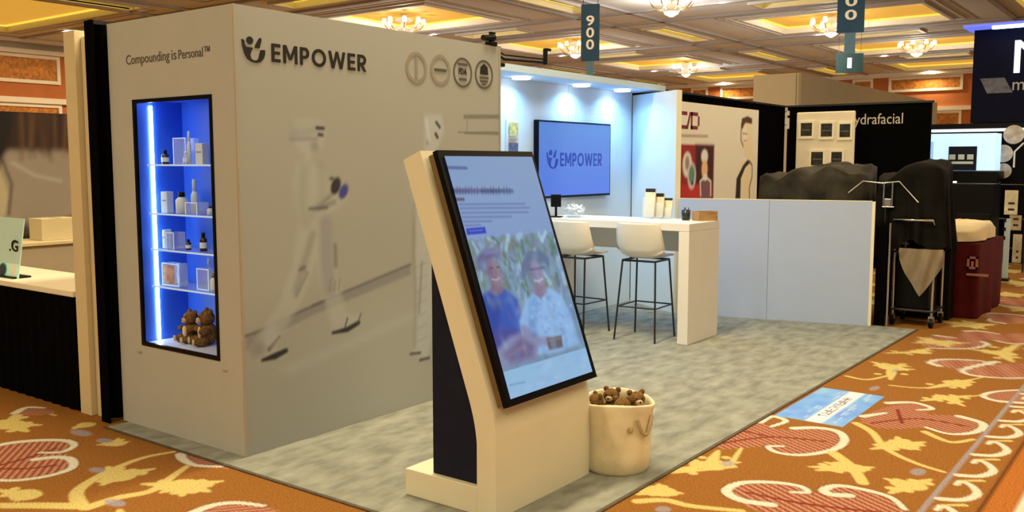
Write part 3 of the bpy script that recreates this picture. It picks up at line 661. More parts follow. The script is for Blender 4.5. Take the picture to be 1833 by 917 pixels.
# ------------------------------------------------------------------ things in the showcase
M_paper = mat('carton_led_tint', (.62, .78, .92), .6, noise=.03, nscale=40)  # bluish tint paints the showcase LED light onto white goods
M_amber = mat('dark_glass', (.03, .022, .02), .15, noise=.2, nscale=30)
M_wlab = mat('label_led_tint', (.66, .80, .92), .6, noise=.02)  # same LED tint painted into the white labels
def spot(x, y, X=X0 + .15): return PX(x, y, X)
def shelf_thing(name, label, cat, x, z, group=None, X=X0 + .15): 
    p = PX(x, 400, X); return thing(name, label, cat, (X, p[1], z + .0005), 0, group)
def bottle(name, label, x, z, r, h, body, cap, lab=True, X=X0 + .15, capfrac=.22):
    t = shelf_thing(name, label, 'bottle', x, z, 'bottles in the lit showcase', X)
    hb = h * (1 - capfrac)
    MB().lathe([(0, 0), (r, 0), (r, hb * .82), (r * .45, hb), (0, hb)], n=16).build('body', body, t)
    MB().lathe([(0, hb), (r * .55, hb), (r * .5, h), (0, h)], n=12).build('cap', cap, t)
    if lab: MB().lathe([(r * 1.02, hb * .22), (r * 1.03, hb * .24), (r * 1.03, hb * .6), (r * 1.02, hb * .62)], n=16).build('label', M_wlab, t)
    return t
def carton(label, x, z, w, h, d=.05, m=None, X=X0 + .15, rz=.15):
    t = shelf_thing('product_carton', label, 'box', x, z, 'cartons in the lit showcase', X); t.rotation_euler.z = rz
    MB().cbox(-d / 2, d / 2, -w / 2, w / 2, 0, h, .002).build('box', m or M_paper, t)
    MB().box(-d / 2 - .001, -d / 2, -w * .35, w * .35, h * .55, h * .62).build('print_band', mat('carton_print', (.25, .35, .6), .6, noise=.1), t)
    return t
def riser(label, x, z, w, h, d=.08, X=X0 + .15):
    t = shelf_thing('acrylic_riser', label, 'stand', x, z, 'acrylic stands in the lit showcase', X)
    MB().cbox(-d / 2, d / 2, -w / 2, w / 2, 0, h, .002).build('block', M_glass, t)
    m = MB()
    for s_ in (-1, 1): m.box(-d / 2 - .002, -d / 2, s_ * w / 2 - .003, s_ * w / 2 + .003, 0, h)
    m.box(-d / 2 - .002, -d / 2, -w / 2, w / 2, h - .005, h); m.build('edges', M_gedge, t)
    return t
z1, z2, z3, z4 = SH
bottle('tincture_bottle', 'small dark bottle with white label alone on the top glass shelf', 300, z1, .022, .085, M_amber, M_blackp)
riser('tall clear acrylic stand in the middle of the top glass shelf', 338, z1, .12, .155, .09, X0 + .20)
bottle('vial', 'white capped clear vial standing before the tall acrylic stand', 337, z1, .018, .075, M_glass, M_paper, X=X0 + .11)
bottle('slim_bottle', 'pale slim bottle rising in front of the tall acrylic stand', 343, z1, .012, .19, M_paper, M_paper, False, X0 + .125, .3)
carton('white carton at the right end of the top glass shelf', 366, z1, .055, .12)
carton('slim white carton at the left of the second glass shelf', 301, z2, .05, .125)
bottle('supplement_jar', 'white jar with black label bands on the second glass shelf', 327, z2, .036, .125, M_paper, M_blackp, False)
riser('low clear acrylic block on the second glass shelf', 354, z2, .11, .07)
bottle('spray_bottle', 'white tapering spray bottle standing behind the low acrylic block', 350, z2, .022, .20, M_paper, M_paper, False, X0 + .225, .35)
bottle('small_jar', 'little dark-lidded white jar at the right end of the second shelf', 377, z2, .018, .05, M_paper, M_amber, False)
carton('thin upright white card box at the left of the third glass shelf', 298, z3, .025, .11)
riser('clear acrylic block beside the thin card box on the third shelf', 314, z3, .075, .10)
bottle('dropper_bottle', 'tiny dark vial with white label on the third glass shelf', 336, z3, .016, .062, M_amber, M_blackp)
bottle('dropper_bottle', 'larger dark dropper bottle with white label on the third glass shelf', 363, z3, .021, .108, M_amber, M_blackp)
def framed(label, x, z, w, h, pic):
    t = shelf_thing('acrylic_holder', label, 'picture holder', x, z, 'acrylic frames in the lit showcase')
    MB().cbox(-.03, .03, -w / 2, w / 2, 0, h, .002).build('block', M_glass, t)
    m = MB()
    for a in ((-w / 2, -w / 2 + .006, 0, h), (w / 2 - .006, w / 2, 0, h), (-w / 2, w / 2, h - .006, h), (-w / 2, w / 2, 0, .006)): m.box(-.033, -.030, *a)
    m.build('edges', M_gedge, t)
    if pic is not None: MB().box(-.032, -.0305, -w / 2 + .045, w / 2 - .008, .012, h - .012).build('picture', pic, t)
    return t
framed('clear acrylic frame with a tan picture at the left of the fourth shelf', 310, z4, .17, .135, mat('tan_picture', (.45, .24, .10), .6, noise=.5, nscale=22))
framed('clear empty acrylic frame at the right of the fourth shelf', 368, z4, .115, .125, None)
bottle('pill_bottle', 'pale bottle with green label beside the empty acrylic frame', 379, z4, .02, .11, M_paper, mat('olive_cap', (.2, .22, .06), .5, noise=.2), True, X0 + .10)
bottle('clear_vial', 'slim clear vial standing behind the empty acrylic frame', 371, z4, .012, .17, M_glass, M_paper, False, X0 + .22, .2)
M_plush = mat('brown_plush', (.20, .115, .045), .95, noise=.5, nscale=55, bump=1.0, bscale=120, spec=.05)
M_plushl = mat('cream_plush', (.60, .46, .28), .95, noise=.25, nscale=60, bump=.8, bscale=140, spec=.05)
def bear(label, loc, s=1.0, rz=0.0, tilt=(0, 0), group=None):
    """seated toy bear, facing -X before rotation"""
    t = thing('plush_bear', label, 'plush toy', loc, rz, group)
    t.rotation_euler = (tilt[0], tilt[1], rz)
    m = MB(); S = lambda *a: tuple(x * s for x in a)
    m.ball(S(0, 0, .085), S(.068, .075, .085), 14, 10, .05, 1); m.ball(S(-.012, 0, .205), S(.062, .068, .060), 14, 10, .05, 2)
    for k in (-1, 1):
        m.ball(S(.005, k * .052, .255), S(.018, .024, .024), 10, 8, .06, 3)
        m.ball(S(-.045, k * .075, .115), S(.050, .026, .030), 10, 8, .06, 4); m.ball(S(-.070, k * .062, .034), S(.062, .034, .034), 10, 8, .06, 5)
    m.build('body', M_plush, t)
    MB().ball(S(-.068, 0, .190), S(.026, .032, .024), 10, 8, .04, 6).build('muzzle', M_plushl, t)
    MB().ball(S(-.066, 0, .095), S(.012, .045, .050), 10, 8, .04, 7).build('belly_patch', M_plushl, t)
    for k in (-1, 1):
        MB().ball(S(-.070, k * .024, .222), .006 * s, 8, 6).build('eye', M_blackp, t)
        MB().ball(S(-.130, k * .064, .036), S(.010, .026, .027), 8, 6).build('paw_pad', M_plushl, t)
    MB().ball(S(-.094, 0, .197), S(.007, .010, .007), 8, 6).build('nose', M_blackp, t)
    return t
def floor_y(x, X): return PX(x, 560, X)[1]
bear('brown plush bear seated left on the showcase floor', (X0 + .205, floor_y(343, X0 + .205), OZ0 + .0125), .70, -.15, group='plush bears in the showcase')
bear('brown plush bear seated right on the showcase floor, against the frame', (X0 + .205, floor_y(372, X0 + .205), OZ0 + .0125), .78, -.35, group='plush bears in the showcase')

# ------------------------------------------------------------------ kiosk with tilted touch screen
KX0, KX1 = 3.155, 3.935
kiosk = thing('touchscreen_kiosk', 'cream standing kiosk with a large tilted portrait touch screen', 'kiosk', (3.155, 2.45, ZF))
def K(o): o.location = (-3.155, -2.45, -ZF); return o
M_cream = mat('cream_laminate', (0.80, 0.78, 0.62), 0.45, noise=0.02, nscale=5, bump=.01)
K(MB().cbox(KX0, KX1, 2.5585, 3.0, ZF, .140, .004).build('plinth', M_cream, kiosk))
def bez(a, b, c, n=8): return [tuple((1 - t) ** 2 * np.array(a) + 2 * t * (1 - t) * np.array(b) + t * t * np.array(c)) for t in np.linspace(0, 1, n)]
front = [(2.45, ZF)] + bez((2.45, .36), (2.45, .455), (2.475, .53)) + [(2.885, 1.655)]
back = [(2.99, 1.612)] + bez((2.61, .56), (2.565, .44), (2.558, .34)) + [(2.558, ZF)]
K(MB().prism(front + back, 'x', KX0, KX1).build('bent_shell', M_cream, kiosk))
K(MB().prism([(2.559, .141), (2.559, .34), (2.566, .44), (2.611, .56), (2.845, 1.20), (2.845, .141)], 'x', KX0 + .028, KX1 - .028).build('back_body', M_navy, kiosk))
a0, a1 = np.array((2.452, .49)), np.array((2.855, 1.640)); kd = (a1 - a0) / np.linalg.norm(a1 - a0); kn = np.array((-kd[1], kd[0]))
SX0, SX1 = 3.185, 3.93
b0, b1 = np.array((2.462, .505)), np.array((2.868, 1.637))
th = .062
bzl = [tuple(b0 + kn * .034), tuple(b1 + kn * .034), tuple(b1 + kn * th), tuple(b0 + kn * th)]
b0i, b1i = b0 + kd * .008, b1 - kd * .008
K(MB().prism([tuple(b0i), tuple(b1i), tuple(b1i + kn * .0338), tuple(b0i + kn * .0338)], 'x', SX0 + .006, SX1 - .006).build('recess_shade_band', mat('recess_shade_brown', (.20, .13, .05), .5, .3, noise=.1), kiosk))  # brown band painted as the shadow in the recess behind the screen
bezel = K(MB().prism(bzl, 'x', SX0, SX1).build('screen_housing', M_bezel, kiosk))
disp_o = b0 + kn * (th + .0012) + kd * .032; SL = np.linalg.norm(b1 - b0) - .064; SWd = SX1 - SX0 - .06
def disp_map(u, v):
    yz = disp_o[None, :] + v[:, None] * kd[None, :]
    return np.stack([SX0 + .03 + u, yz[:, 0], yz[:, 1]], -1)
nrm = np.array((0, kn[0], kn[1])); org = np.array((SX0 + .03, disp_o[0], disp_o[1])); upv = np.array((0, kd[0], kd[1]))
def kuv(x, y):
    d = _ray(x, y); t = ((org - _C) @ nrm) / (d @ nrm); p = _C + d * t - org; return (p[0], p @ upv)
KQ = lambda *p: [kuv(*a) for a in p]
sc_ = Paint(0, SWd, 0, SL, .0045, lin((128, 156, 205)))
def S(rgb): return lin(rgb)
for v in np.linspace(0, 1, 14): sc_.rect(-1, 2, SL * (.62 + .38 * v), SL * 1.1, S((132 - 6 * v, 160 - 2 * v, 206 - 6 * v)), .05, .5)
sc_.stroke(KQ((800, 300), (835, 301)), .016, S((70, 90, 150)), .010, .85)
# headline, paragraph lines and button (too blurred to read in the photograph)
hl = KQ((815, 340), (918, 340), (815, 344))
for a, b, c in ((812, 836, (78, 74, 132)), (838, 858, (84, 88, 146)), (862, 880, (50, 66, 122)), (882, 898, (44, 72, 124)), (901, 917, (60, 92, 146))): 
    sc_.stroke(KQ((a, 342), (b, 342)), .022, S(c), .016, .8)
    for g_ in np.arange(a + 1, b - 1, 5.0): sc_.stroke(KQ((g_, 335 if (int(g_) % 3) else 338), (g_ + .5, 348)), .008, S([x_ * .7 for x_ in c]), .010, .6)
sc_.stroke(KQ((815, 357), (830, 357)), .016, S((82, 70, 100)), .012, .9)
for i, (y, e) in enumerate(((366, 940), (373, 948), (381, 945), (389, 915), (397, 880), (404, 860))): sc_.stroke(KQ((822 + i * 2, y), (e, y - 1)), .010, S((96, 116, 172)), .010, .75)
sc_.poly(KQ((834, 409), (868, 406), (871, 418), (836, 421)), S((38, 66, 190)), .008, 1.0); sc_.stroke(KQ((840, 414), (864, 412)), .006, S((90, 120, 220)), .006, .8)
# photograph at the foot of the page
ph = [kuv(832, 432), kuv(985, 415), kuv(1042, 626), kuv(897, 666)]
v_top, v_bot = .5 * (ph[0][1] + ph[1][1]), .5 * (ph[2][1] + ph[3][1])
sc_.rect(0, SWd, v_bot, v_top, S((120, 150, 175)), .006)
for k in range(150):
    u, v = rng.uniform(0, SWd), rng.uniform(v_bot + (v_top - v_bot) * .45, v_top - .01)
    c = [(96, 128, 92), (150, 182, 214), (70, 96, 76), (176, 206, 232), (118, 128, 60), (128, 134, 170)][k % 6]
    sc_.stroke([(u, v), (u + rng.uniform(-.05, .05), min(v + rng.uniform(.02, .07), v_top))], rng.uniform(.01, .03), S(c), .02, .6)
sc_.stroke(KQ((925, 440), (945, 520), (950, 560)), .014, S((92, 120, 60)), .012, .7); sc_.stroke(KQ((835, 440), (850, 500)), .05, S((98, 112, 50)), .04, .6)
# man in blue at the left
sc_.poly(KQ((840, 560), (866, 528), (880, 520), (905, 518), (926, 536), (940, 580), (944, 628), (884, 645), (862, 610)), S((58, 90, 182)), .03)
sc_.poly(KQ((866, 528), (884, 522), (898, 548), (890, 610), (868, 600), (856, 560)), S((44, 70, 158)), .05, .8); sc_.stroke(KQ((912, 530), (928, 570), (934, 620)), .03, S((84, 120, 206)), .05, .7)
sc_.poly(KQ((872, 600), (900, 588), (936, 592), (938, 625), (884, 634)), S((84, 74, 142)), .06, .7)
sc_.poly(KQ((880, 505), (897, 503), (900, 524), (888, 530), (878, 524)), S((128, 108, 130)), .02)
sc_.ell(kuv(884, 487), (.050, .072), S((146, 126, 148)), .03, 1.0, .15); sc_.ell(kuv(876, 486), (.030, .055), S((112, 96, 126)), .05, .7)
sc_.poly(KQ((856, 482), (853, 462), (864, 448), (880, 444), (894, 452), (898, 466), (884, 462), (870, 468), (864, 486)), S((104, 100, 146)), .03); sc_.stroke(KQ((866, 452), (890, 450)), .015, S((150, 150, 190)), .03, .6)
sc_.stroke(KQ((877, 480), (882, 480)), .007, S((70, 56, 84)), .010, .7); sc_.stroke(KQ((889, 479), (894, 478)), .007, S((70, 56, 84)), .010, .7); sc_.stroke(KQ((887, 484), (889, 492)), .006, S((128, 92, 100)), .012, .7)
sc_.stroke(KQ((881, 500), (888, 502), (894, 498)), .007, S((196, 186, 200)), .010, .7)
# person in a pale shirt at the right
sc_.poly(KQ((930, 575), (942, 536), (962, 520), (985, 516), (1004, 528), (1022, 562), (1038, 615), (1000, 630), (950, 638), (936, 612)), S((146, 188, 236)), .03)
sc_.poly(KQ((946, 540), (958, 528), (962, 570), (960, 630), (944, 620)), S((112, 158, 218)), .05, .7)
sc_.poly(KQ((957, 508), (974, 504), (980, 522), (968, 536), (956, 526)), S((140, 124, 150)), .02)
sc_.ell(kuv(955, 474), (.060, .070), S((104, 128, 156)), .04); sc_.poly(KQ((934, 500), (934, 470), (946, 452), (966, 448), (982, 462), (984, 486), (976, 470), (956, 468), (946, 490)), S((96, 116, 150)), .03)
sc_.ell(kuv(962, 488), (.042, .062), S((148, 144, 178)), .03, 1.0, .15); sc_.ell(kuv(954, 492), (.024, .045), S((126, 118, 150)), .05, .6)
sc_.stroke(KQ((950, 483), (975, 479)), .010, S((76, 84, 126)), .014, .7); sc_.stroke(KQ((957, 502), (964, 504), (971, 499)), .008, S((206, 204, 222)), .010, .7); sc_.stroke(KQ((965, 484), (967, 493)), .006, S((124, 100, 128)), .012, .7)
for k in range(60):
    u, v = kuv(rng.uniform(950, 1022), rng.uniform(535, 615)); sc_.ell((u, v), (.012, .008), S([(110, 156, 220), (172, 208, 246), (124, 150, 206), (150, 190, 240)][k % 4]), .015, .5)
sc_.stroke(KQ((940, 590), (960, 610), (985, 612)), .05, S((140, 138, 176)), .03, .8)
sc_.poly(KQ((884, 634), (912, 604), (945, 592), (964, 618), (962, 642), (900, 662)), S((138, 142, 182)), .04); sc_.poly(KQ((902, 634), (932, 604), (956, 618), (954, 640), (915, 652)), S((108, 96, 142)), .05, .9); sc_.stroke(KQ((905, 640), (940, 620)), .02, S((140, 122, 152)), .03, .7)
sc_.poly(KQ((978, 605), (1005, 600), (1008, 622), (982, 628)), S((104, 98, 108)), .02); sc_.stroke(KQ((982, 610), (1002, 606)), .012, S((132, 126, 120)), .015, .8)
for k in range(160):
    u, v = rng.uniform(0, SWd), rng.uniform(v_bot, v_top); sc_.ell((u, v), (rng.uniform(.008, .03), rng.uniform(.008, .03)), S([(120, 150, 190), (90, 120, 170), (160, 190, 225), (110, 120, 150)][k % 4]), .03, .22)
sc_.rect(0, SWd, -.1, v_bot, S((150, 192, 228)), .006)
for k in range(30):
    u, v = rng.uniform(0, SWd), rng.uniform(0, v_bot); sc_.stroke([(u, v), (u + .03, v)], .02, S([(140, 188, 232), (170, 200, 235), (150, 178, 226)][k % 3]), .03, .5)
sc_.stroke(KQ((912, 690), (940, 684)), .008, S((110, 140, 190)), .008, .6)
sd = K(ink_mesh('display', [sc_.data(disp_map)], print_mat('kiosk_screen', .3, emit=0.88, spec=.12), kiosk)); 
sd['label'] = 'glowing display showing text and a photo of two people'

# ------------------------------------------------------------------ soft goods helpers
def pleated(mb, A, B, z0, z1, amp=.03, period=.17, th=.012, seed=0):
    A, B = np.array(A, float), np.array(B, float); Ln = np.linalg.norm(B - A); d = (B - A) / Ln; n_ = np.array((-d[1], d[0]))
    n = max(8, int(Ln / period * 8)); rg = random.Random(seed); ph = rg.uniform(0, 6)
    t = np.linspace(0, Ln, n); off = amp * np.sin(t * 2 * math.pi / period + ph + .6 * np.sin(t * 1.7))
    f = [tuple(A + d * a + n_ * (o + th / 2)) for a, o in zip(t, off)]; b = [tuple(A + d * a + n_ * (o - th / 2)) for a, o in zip(t, off)]
    for i in range(n - 1): mb.prism([f[i], f[i + 1], b[i + 1], b[i]], 'z', z0, z1)
    return mb
def draped(x0, x1, y0, y1, top, hem, fold=.02, nf=14, flare=.02, rnd=.08, seed=1, n=72, rings=7, hemf=None):
    """cloth thrown over something: rounded top at height top(x, y), sides falling in folds to the hem"""
    mb = MB(); cx_, cy_ = (x0 + x1) / 2, (y0 + y1) / 2; hx, hy = (x1 - x0) / 2, (y1 - y0) / 2; rg = random.Random(seed); p1, p2 = rg.uniform(0, 6), rg.uniform(0, 6)
    def per(a, s):
        c, sn = math.cos(a), math.sin(a); e = 5.0; r_ = (abs(c) ** e + abs(sn) ** e) ** (-1 / e); return cx_ + hx * s * r_ * c, cy_ + hy * s * r_ * sn
    vs = []
    for i in range(rings):                      # sides, from the hem up
        t = i / (rings - 1)
        for k in range(n):
            a = 2 * math.pi * k / n; f = (1 - t) ** 1.3; s = 1 + f * (flare / min(hx, hy)) + f * fold / min(hx, hy) * (math.sin(a * nf + p1) + .5 * math.sin(a * nf * 1.7 + p2))
            x, y = per(a, s); zt = top(*per(a, .93)) - rnd * .6; hz_ = hem if hemf is None else hemf(x, y); vs.append((x, y, hz_ + (zt - hz_) * t))
    for s in (.97, .90, .7, .45, .2, 0.001):
        for k in range(n):
            a = 2 * math.pi * k / n; x, y = per(a, s); w = min(1, (1 - s) / .10); vs.append((x, y, top(x, y) - rnd * .6 * (1 - w) + .012 * math.sin(a * 5 + p2 + s * 9) * (1 - s)))
    m = rings + 6
    mb.add(vs, [(i * n + k, i * n + (k + 1) % n, (i + 1) * n + (k + 1) % n, (i + 1) * n + k) for i in range(m - 1) for k in range(n)], True)
    return mb

# ------------------------------------------------------------------ canvas bin with plush toys, floor sticker
BC = (4.125, 2.40)
M_canvas = mat('natural_canvas', (.86, .78, .56), .9, noise=.10, nscale=9, bump=.6, bscale=14, spec=.1)
bin_ = thing('canvas_bin', 'round natural canvas storage bin full of plush toys beside the kiosk', 'basket', (BC[0], BC[1], ZF))
n = 48; prof = [(.160, .0), (.174, .02), (.181, .10), (.177, .17), (.183, .24), (.186, .33), (.191, .352), (.188, .365), (.180, .36), (.175, .33), (.165, .06), (.15, .03), (0.0, .028)]
vs = []
for j, (r_, z_) in enumerate(prof):
    for k in range(n):
        a = 2 * math.pi * k / n; wob = .006 * math.sin(a * 3 + z_ * 14) + .004 * math.sin(a * 7 - z_ * 22); 
        zz = z_ + (.010 * math.sin(a * 2 + .6) if 6 <= j <= 9 else 0) * 1.0
        vs.append(((r_ + (wob if .02 < z_ else 0)) * math.cos(a), (r_ + (wob if .02 < z_ else 0)) * math.sin(a), zz))
MB().add(vs, [(i * n + k, i * n + (k + 1) % n, (i + 1) * n + (k + 1) % n, (i + 1) * n + k) for i in range(len(prof) - 1) for k in range(n)], True).add([vs[k] for k in range(n)], [list(range(n))[::-1]]).build('canvas_body', M_canvas, bin_)
for k, a in enumerate((-1.75, .9)):
    p = [(.193 * math.cos(a + t), .193 * math.sin(a + t), .30 - .09 * math.sin((t + .3) / .6 * math.pi)) for t in np.linspace(-.3, .3, 9)]
    MB().tube(p, .010, 6).build('handle', mat('canvas_webbing', (.55, .45, .30), .9, noise=.1, nscale=40), bin_)
MB().lathe([(0, .03), (.155, .03), (.163, .19), (0, .21)], n=20).build('lining', mat('canvas_lining', (.35, .27, .16), .9, noise=.2, nscale=12), bin_)
for dx, dy, rz, sc, l in ((-.075, .075, -.6, .62, 'brown plush bear at the left of the canvas bin, next to the kiosk'), (-.065, -.07, .5, .62, 'brown plush bear at the front of the canvas bin'),
                          (.075, .075, .2, .62, 'brown plush bear at the back of the canvas bin'), (.072, -.072, .9, .64, 'reddish brown plush bear at the right rim of the canvas bin')):
    bear(l, (BC[0] + dx, BC[1] + dy, ZF + .222), sc * 1.04, rz, (0.0, .0), 'plush bears in the canvas bin')
dec = Paint(0, .92, 0, .43, .010, UPC((140, 190, 225)))
for k in range(60):
    u, v = rng.uniform(0, .92), rng.uniform(0, .43); dec.ell((u, v), (rng.uniform(.03, .10), rng.uniform(.02, .05)), UPC([(110, 170, 225), (175, 210, 225), (150, 200, 215), (120, 160, 220)][k % 4]), .05, .6)
dec.rect(-.1, 1.1, .13, .235, UPC((252, 248, 232)), .02)
for k in range(26):
    u = rng.uniform(.04, .85); v = rng.choice((.26, .285, .09, .07)); dec.stroke([(u, v), (u + rng.uniform(.03, .08), v)], .012, UPC((225, 235, 240)), .012, .7)
st = thing('floor_sticker', 'light blue floor sticker with a white text band on the patterned carpet', 'sticker', (5.60, 1.68, 0))
ink_mesh('printed_film', [dec.data(lambda u, v: np.stack([u, v, np.full_like(u, .0022)], -1))], print_mat('sticker_print', .45), st)
MB().box(0, .92, 0, .43, .0003, .0019).build('film', M_white, st)
m = MB(); rg = random.Random(5); u = .17
M_stink = mat('sticker_ink', (.22, .19, .14), .6, noise=.1)
gl = []
while u < .70:                                 # characters in the band: too small to read in the photograph
    w = rg.uniform(.022, .036); mm = MB()
    for s_ in range(rg.randint(2, 3)):
        a = rg.random()
        if a < .5: x_ = u + rg.uniform(0, w - .008); mm.box(x_, x_ + .008, .155, .212, .0024, .0028)
        else: y_ = rg.choice((.155, .18, .203)); mm.box(u, u + w, y_, y_ + .009, .0024, .0028)
    gl.append(mm); u += w + .012
mm = MB()
for g in gl: mm.add(g.v, g.f)
mm.build('text_marks', M_stink, st, kind='stuff')

# ------------------------------------------------------------------ rear of the booth: lit back wall, screen, counter
M_lit = mat('wall_fabric_led_tint', (.66, .78, .88), .7, noise=.01, nscale=4, spec=.2)  # pale blue base colour carries the cool LED wash on white fabric
bw = thing('booth_back_wall', 'white booth back wall washed by cool downlights behind the counter', 'booth wall', (5.36, 5.25, ZF))
for a, b in ((0, 1.3), (1.305, 2.61), (2.615, 3.92)): MB().box(a, b, 0, .05, 0, 2.37).build('wall_panel', M_lit, bw)
hd = MB().box(0.2, 3.92, -.42, .05, 2.372, 2.432).build('canopy', mat('canopy_led_tint', (.52, .70, .92), .7, noise=.01), bw)  # canopy colour tinted blue to stand in for the cool lamplight
COOL = (0.24, 0.60, 1.0)
for k, x in enumerate((1.56, 2.58, 3.39)):
    d_ = MB().lathe([(0, 0), (.085, 0), (.085, -.022), (0.0, -.022)], c=(x, -.18, 2.372), n=20).build('downlight', M_led, bw)
    lo = area('downlight_lamp', (5.36 + x, 5.25 - .18, ZF + 2.335), .16, 6.5, COOL, spread=R(150))
area('downlight_lamp', (5.36 + .75, 5.25 - .18, ZF + 2.335), .16, 6, COOL, spread=R(150))
m = MB()
for dz, w_ in ((2.20, .62), (2.11, .80), (2.14, .70)): m.box(3.02, 3.02 + w_, -.002, 0, dz, dz + .022)
m.build('faint_print', mat('faint_print', (.70, .74, .78), .7, noise=.02), bw, kind='stuff')
# return wall at the far end of the back wall
rw_a, rw_b = np.array((9.28, 5.24)), np.array((8.83, 4.47))
rw = thing('booth_return_wall', 'full height white return wall right of the wall screen', 'booth wall', (rw_b[0], rw_b[1], ZF), math.atan2(*(rw_a - rw_b)[::-1]))
rl = np.linalg.norm(rw_a - rw_b)
MB().box(0, rl, -.06, 0, 0, 2.345).build('panel', M_lit, rw); MB().box(-.012, 0, -.062, .002, 0, 2.345).build('edge_profile', M_cream, rw)
# low wall at the end of the booth
hw_a, hw_b = np.array((8.80, 4.40)), np.array((9.26, 2.545))
hw = thing('half_height_wall', 'waist high plain white wall closing the far end of the booth', 'low wall', (hw_b[0], hw_b[1], ZF), math.atan2(*(hw_a - hw_b)[::-1]))
hl_ = np.linalg.norm(hw_a - hw_b)
M_half = mat('half_wall_led_tint', (.40, .50, .74), .7, noise=.015, nscale=4)  # white wall; blue LED light is put into its base colour
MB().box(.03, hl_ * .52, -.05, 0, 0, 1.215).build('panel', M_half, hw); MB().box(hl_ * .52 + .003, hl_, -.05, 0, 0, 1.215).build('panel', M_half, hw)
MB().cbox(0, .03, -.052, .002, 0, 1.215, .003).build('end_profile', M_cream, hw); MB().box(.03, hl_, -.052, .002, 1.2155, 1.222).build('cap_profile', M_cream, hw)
# wall screen
tv = thing('wall_screen', 'large flat screen on the back wall showing a blue logo page', 'screen', (7.36, 5.25, 1.25))
MB().cbox(0, 1.37, -.055, -.004, 0, .765, .006).build('housing', M_bezel, tv)
tp = Paint(.018, 1.352, .022, .747, .02, lin((92, 134, 218)))
for k in range(10): tp.rect(-1, 2, .72 - .075 * k - .1, .72 - .075 * k, lin((96 - k, 140 - 2 * k, 216 + 2 * k)), .05, .7)
ink_mesh('display', [tp.data(sheet_ny(-.0562))], print_mat('wall_screen_image', .2, emit=.95), tv)
M_tvink = mat('screen_logo_blue', (.02, .03, .2), .4, emit=tuple(lin((36, 62, 178))), estr=.55)
emblem('screen_emblem', M_tvink, tv, .245, .385, -.057, .19, 1.1)
block_word('screen_lettering', 'EMPOWER', M_tvink, tv, .385, .315, -.057, .80, .135)
MB().box(.45, .92, -.004, -.0005, .2, .55).build('wall_bracket', M_darkmetal, tv)
# leaflet rack at the left of the wall
lk = thing('leaflet_rack', 'slim white leaflet rack on the back wall left of the screen', 'rack', (6.93, 5.25, 1.38))
MB().box(-.02, .16, -.02, -.0005, 0, .62).build('backplate', M_white, lk)
for k, c in enumerate(((.35, .5, .75), (.12, .15, .25), (.75, .6, .2))):
    MB().box(0.0, .13, -.055, -.021, .06 + .19 * k, .10 + .19 * k).build('pocket', M_glass, lk); MB().box(.005, .125, -.045, -.030, .085 + .19 * k, .215 + .19 * k).build('leaflet', mat('leaflet_%d' % k, c, .5, noise=.4, nscale=30), lk)
MB().cbox(-.35, .26, -.22, -.0005, -.03, -.005, .004).build('ledge', M_white, lk)
# counter
CX0, CX1, CY0, CY1, CZ = 7.30, 7.92, 3.55, 5.20, 1.075
ct = thing('bar_counter', 'high white bar counter with a solid end panel', 'counter', (CX0, CY0, ZF))
MB().cbox(0, CX1 - CX0, 0, CY1 - CY0, CZ - .07 - ZF, CZ - ZF, .004).build('worktop', M_white, ct)
MB().cbox(0, CX1 - CX0, 0, .10, 0, CZ - .071 - ZF, .004).build('end_panel', M_white, ct)
MB().cbox(0, CX1 - CX0, CY1 - CY0 - .10, CY1 - CY0, 0, CZ - .071 - ZF, .004).build('end_panel', M_white, ct)
MB().box(CX1 - CX0 - .05, CX1 - CX0 - .02, .101, CY1 - CY0 - .101, .76, CZ - .071 - ZF).build('apron', M_white, ct)
def on_counter(name, label, cat, x, y, rz=0): return thing(name, label, cat, (x, y, CZ + .0005), rz)
bw_ = on_counter('giveaway_bowl', 'clear faceted bowl heaped with small white packets on the counter', 'bowl', 7.55, 4.90)
MB().lathe([(0, 0), (.06, .0), (.105, .06), (.118, .10), (.112, .10), (.10, .065), (.055, .008), (0, .008)], n=12, smooth=False).build('bowl', M_glass, bw_)
pk = MB(); rg = random.Random(3)
for k in range(46):
    a, r_ = rg.uniform(0, 6.28), .085 * math.sqrt(rg.random()); z_ = rg.uniform(.035, .13 - r_ * .3); c = Vector((r_ * math.cos(a), r_ * math.sin(a), z_)); s_ = .022
    e = Euler((rg.uniform(-.7, .7), rg.uniform(-.7, .7), rg.uniform(0, 6))).to_matrix()
    pk.add([c + e @ Vector(v) for v in ((-s_, -s_, 0), (s_, -s_, 0), (s_, s_, 0), (-s_, s_, 0), (0, 0, .008), (0, 0, -.008))], [(0, 1, 4), (1, 2, 4), (2, 3, 4), (3, 0, 4), (1, 0, 5), (2, 1, 5), (3, 2, 5), (0, 3, 5)])
pk.build('packets', mat('white_packets', (.78, .84, .9), .4, noise=.2, nscale=40), bw_, kind='stuff')
ts = on_counter('tablet_stand', 'black tablet stand at the wall end of the counter', 'stand', 7.42, 5.02, .4)
MB().cbox(-.06, .06, -.06, .06, 0, .012, .003).build('foot', M_blackp, ts); MB().tube([(0, 0, .012), (0, 0, .17)], .012, 10).build('post', M_blackp, ts)
MB().cbox(-.012, .012, -.05, .05, .10, .22, .004).build('tablet', M_blackp, ts)
br = on_counter('brochure_stand', 'stepped acrylic stand fanned with cream brochures on the counter', 'brochure stand', 7.84, 4.13, 0)
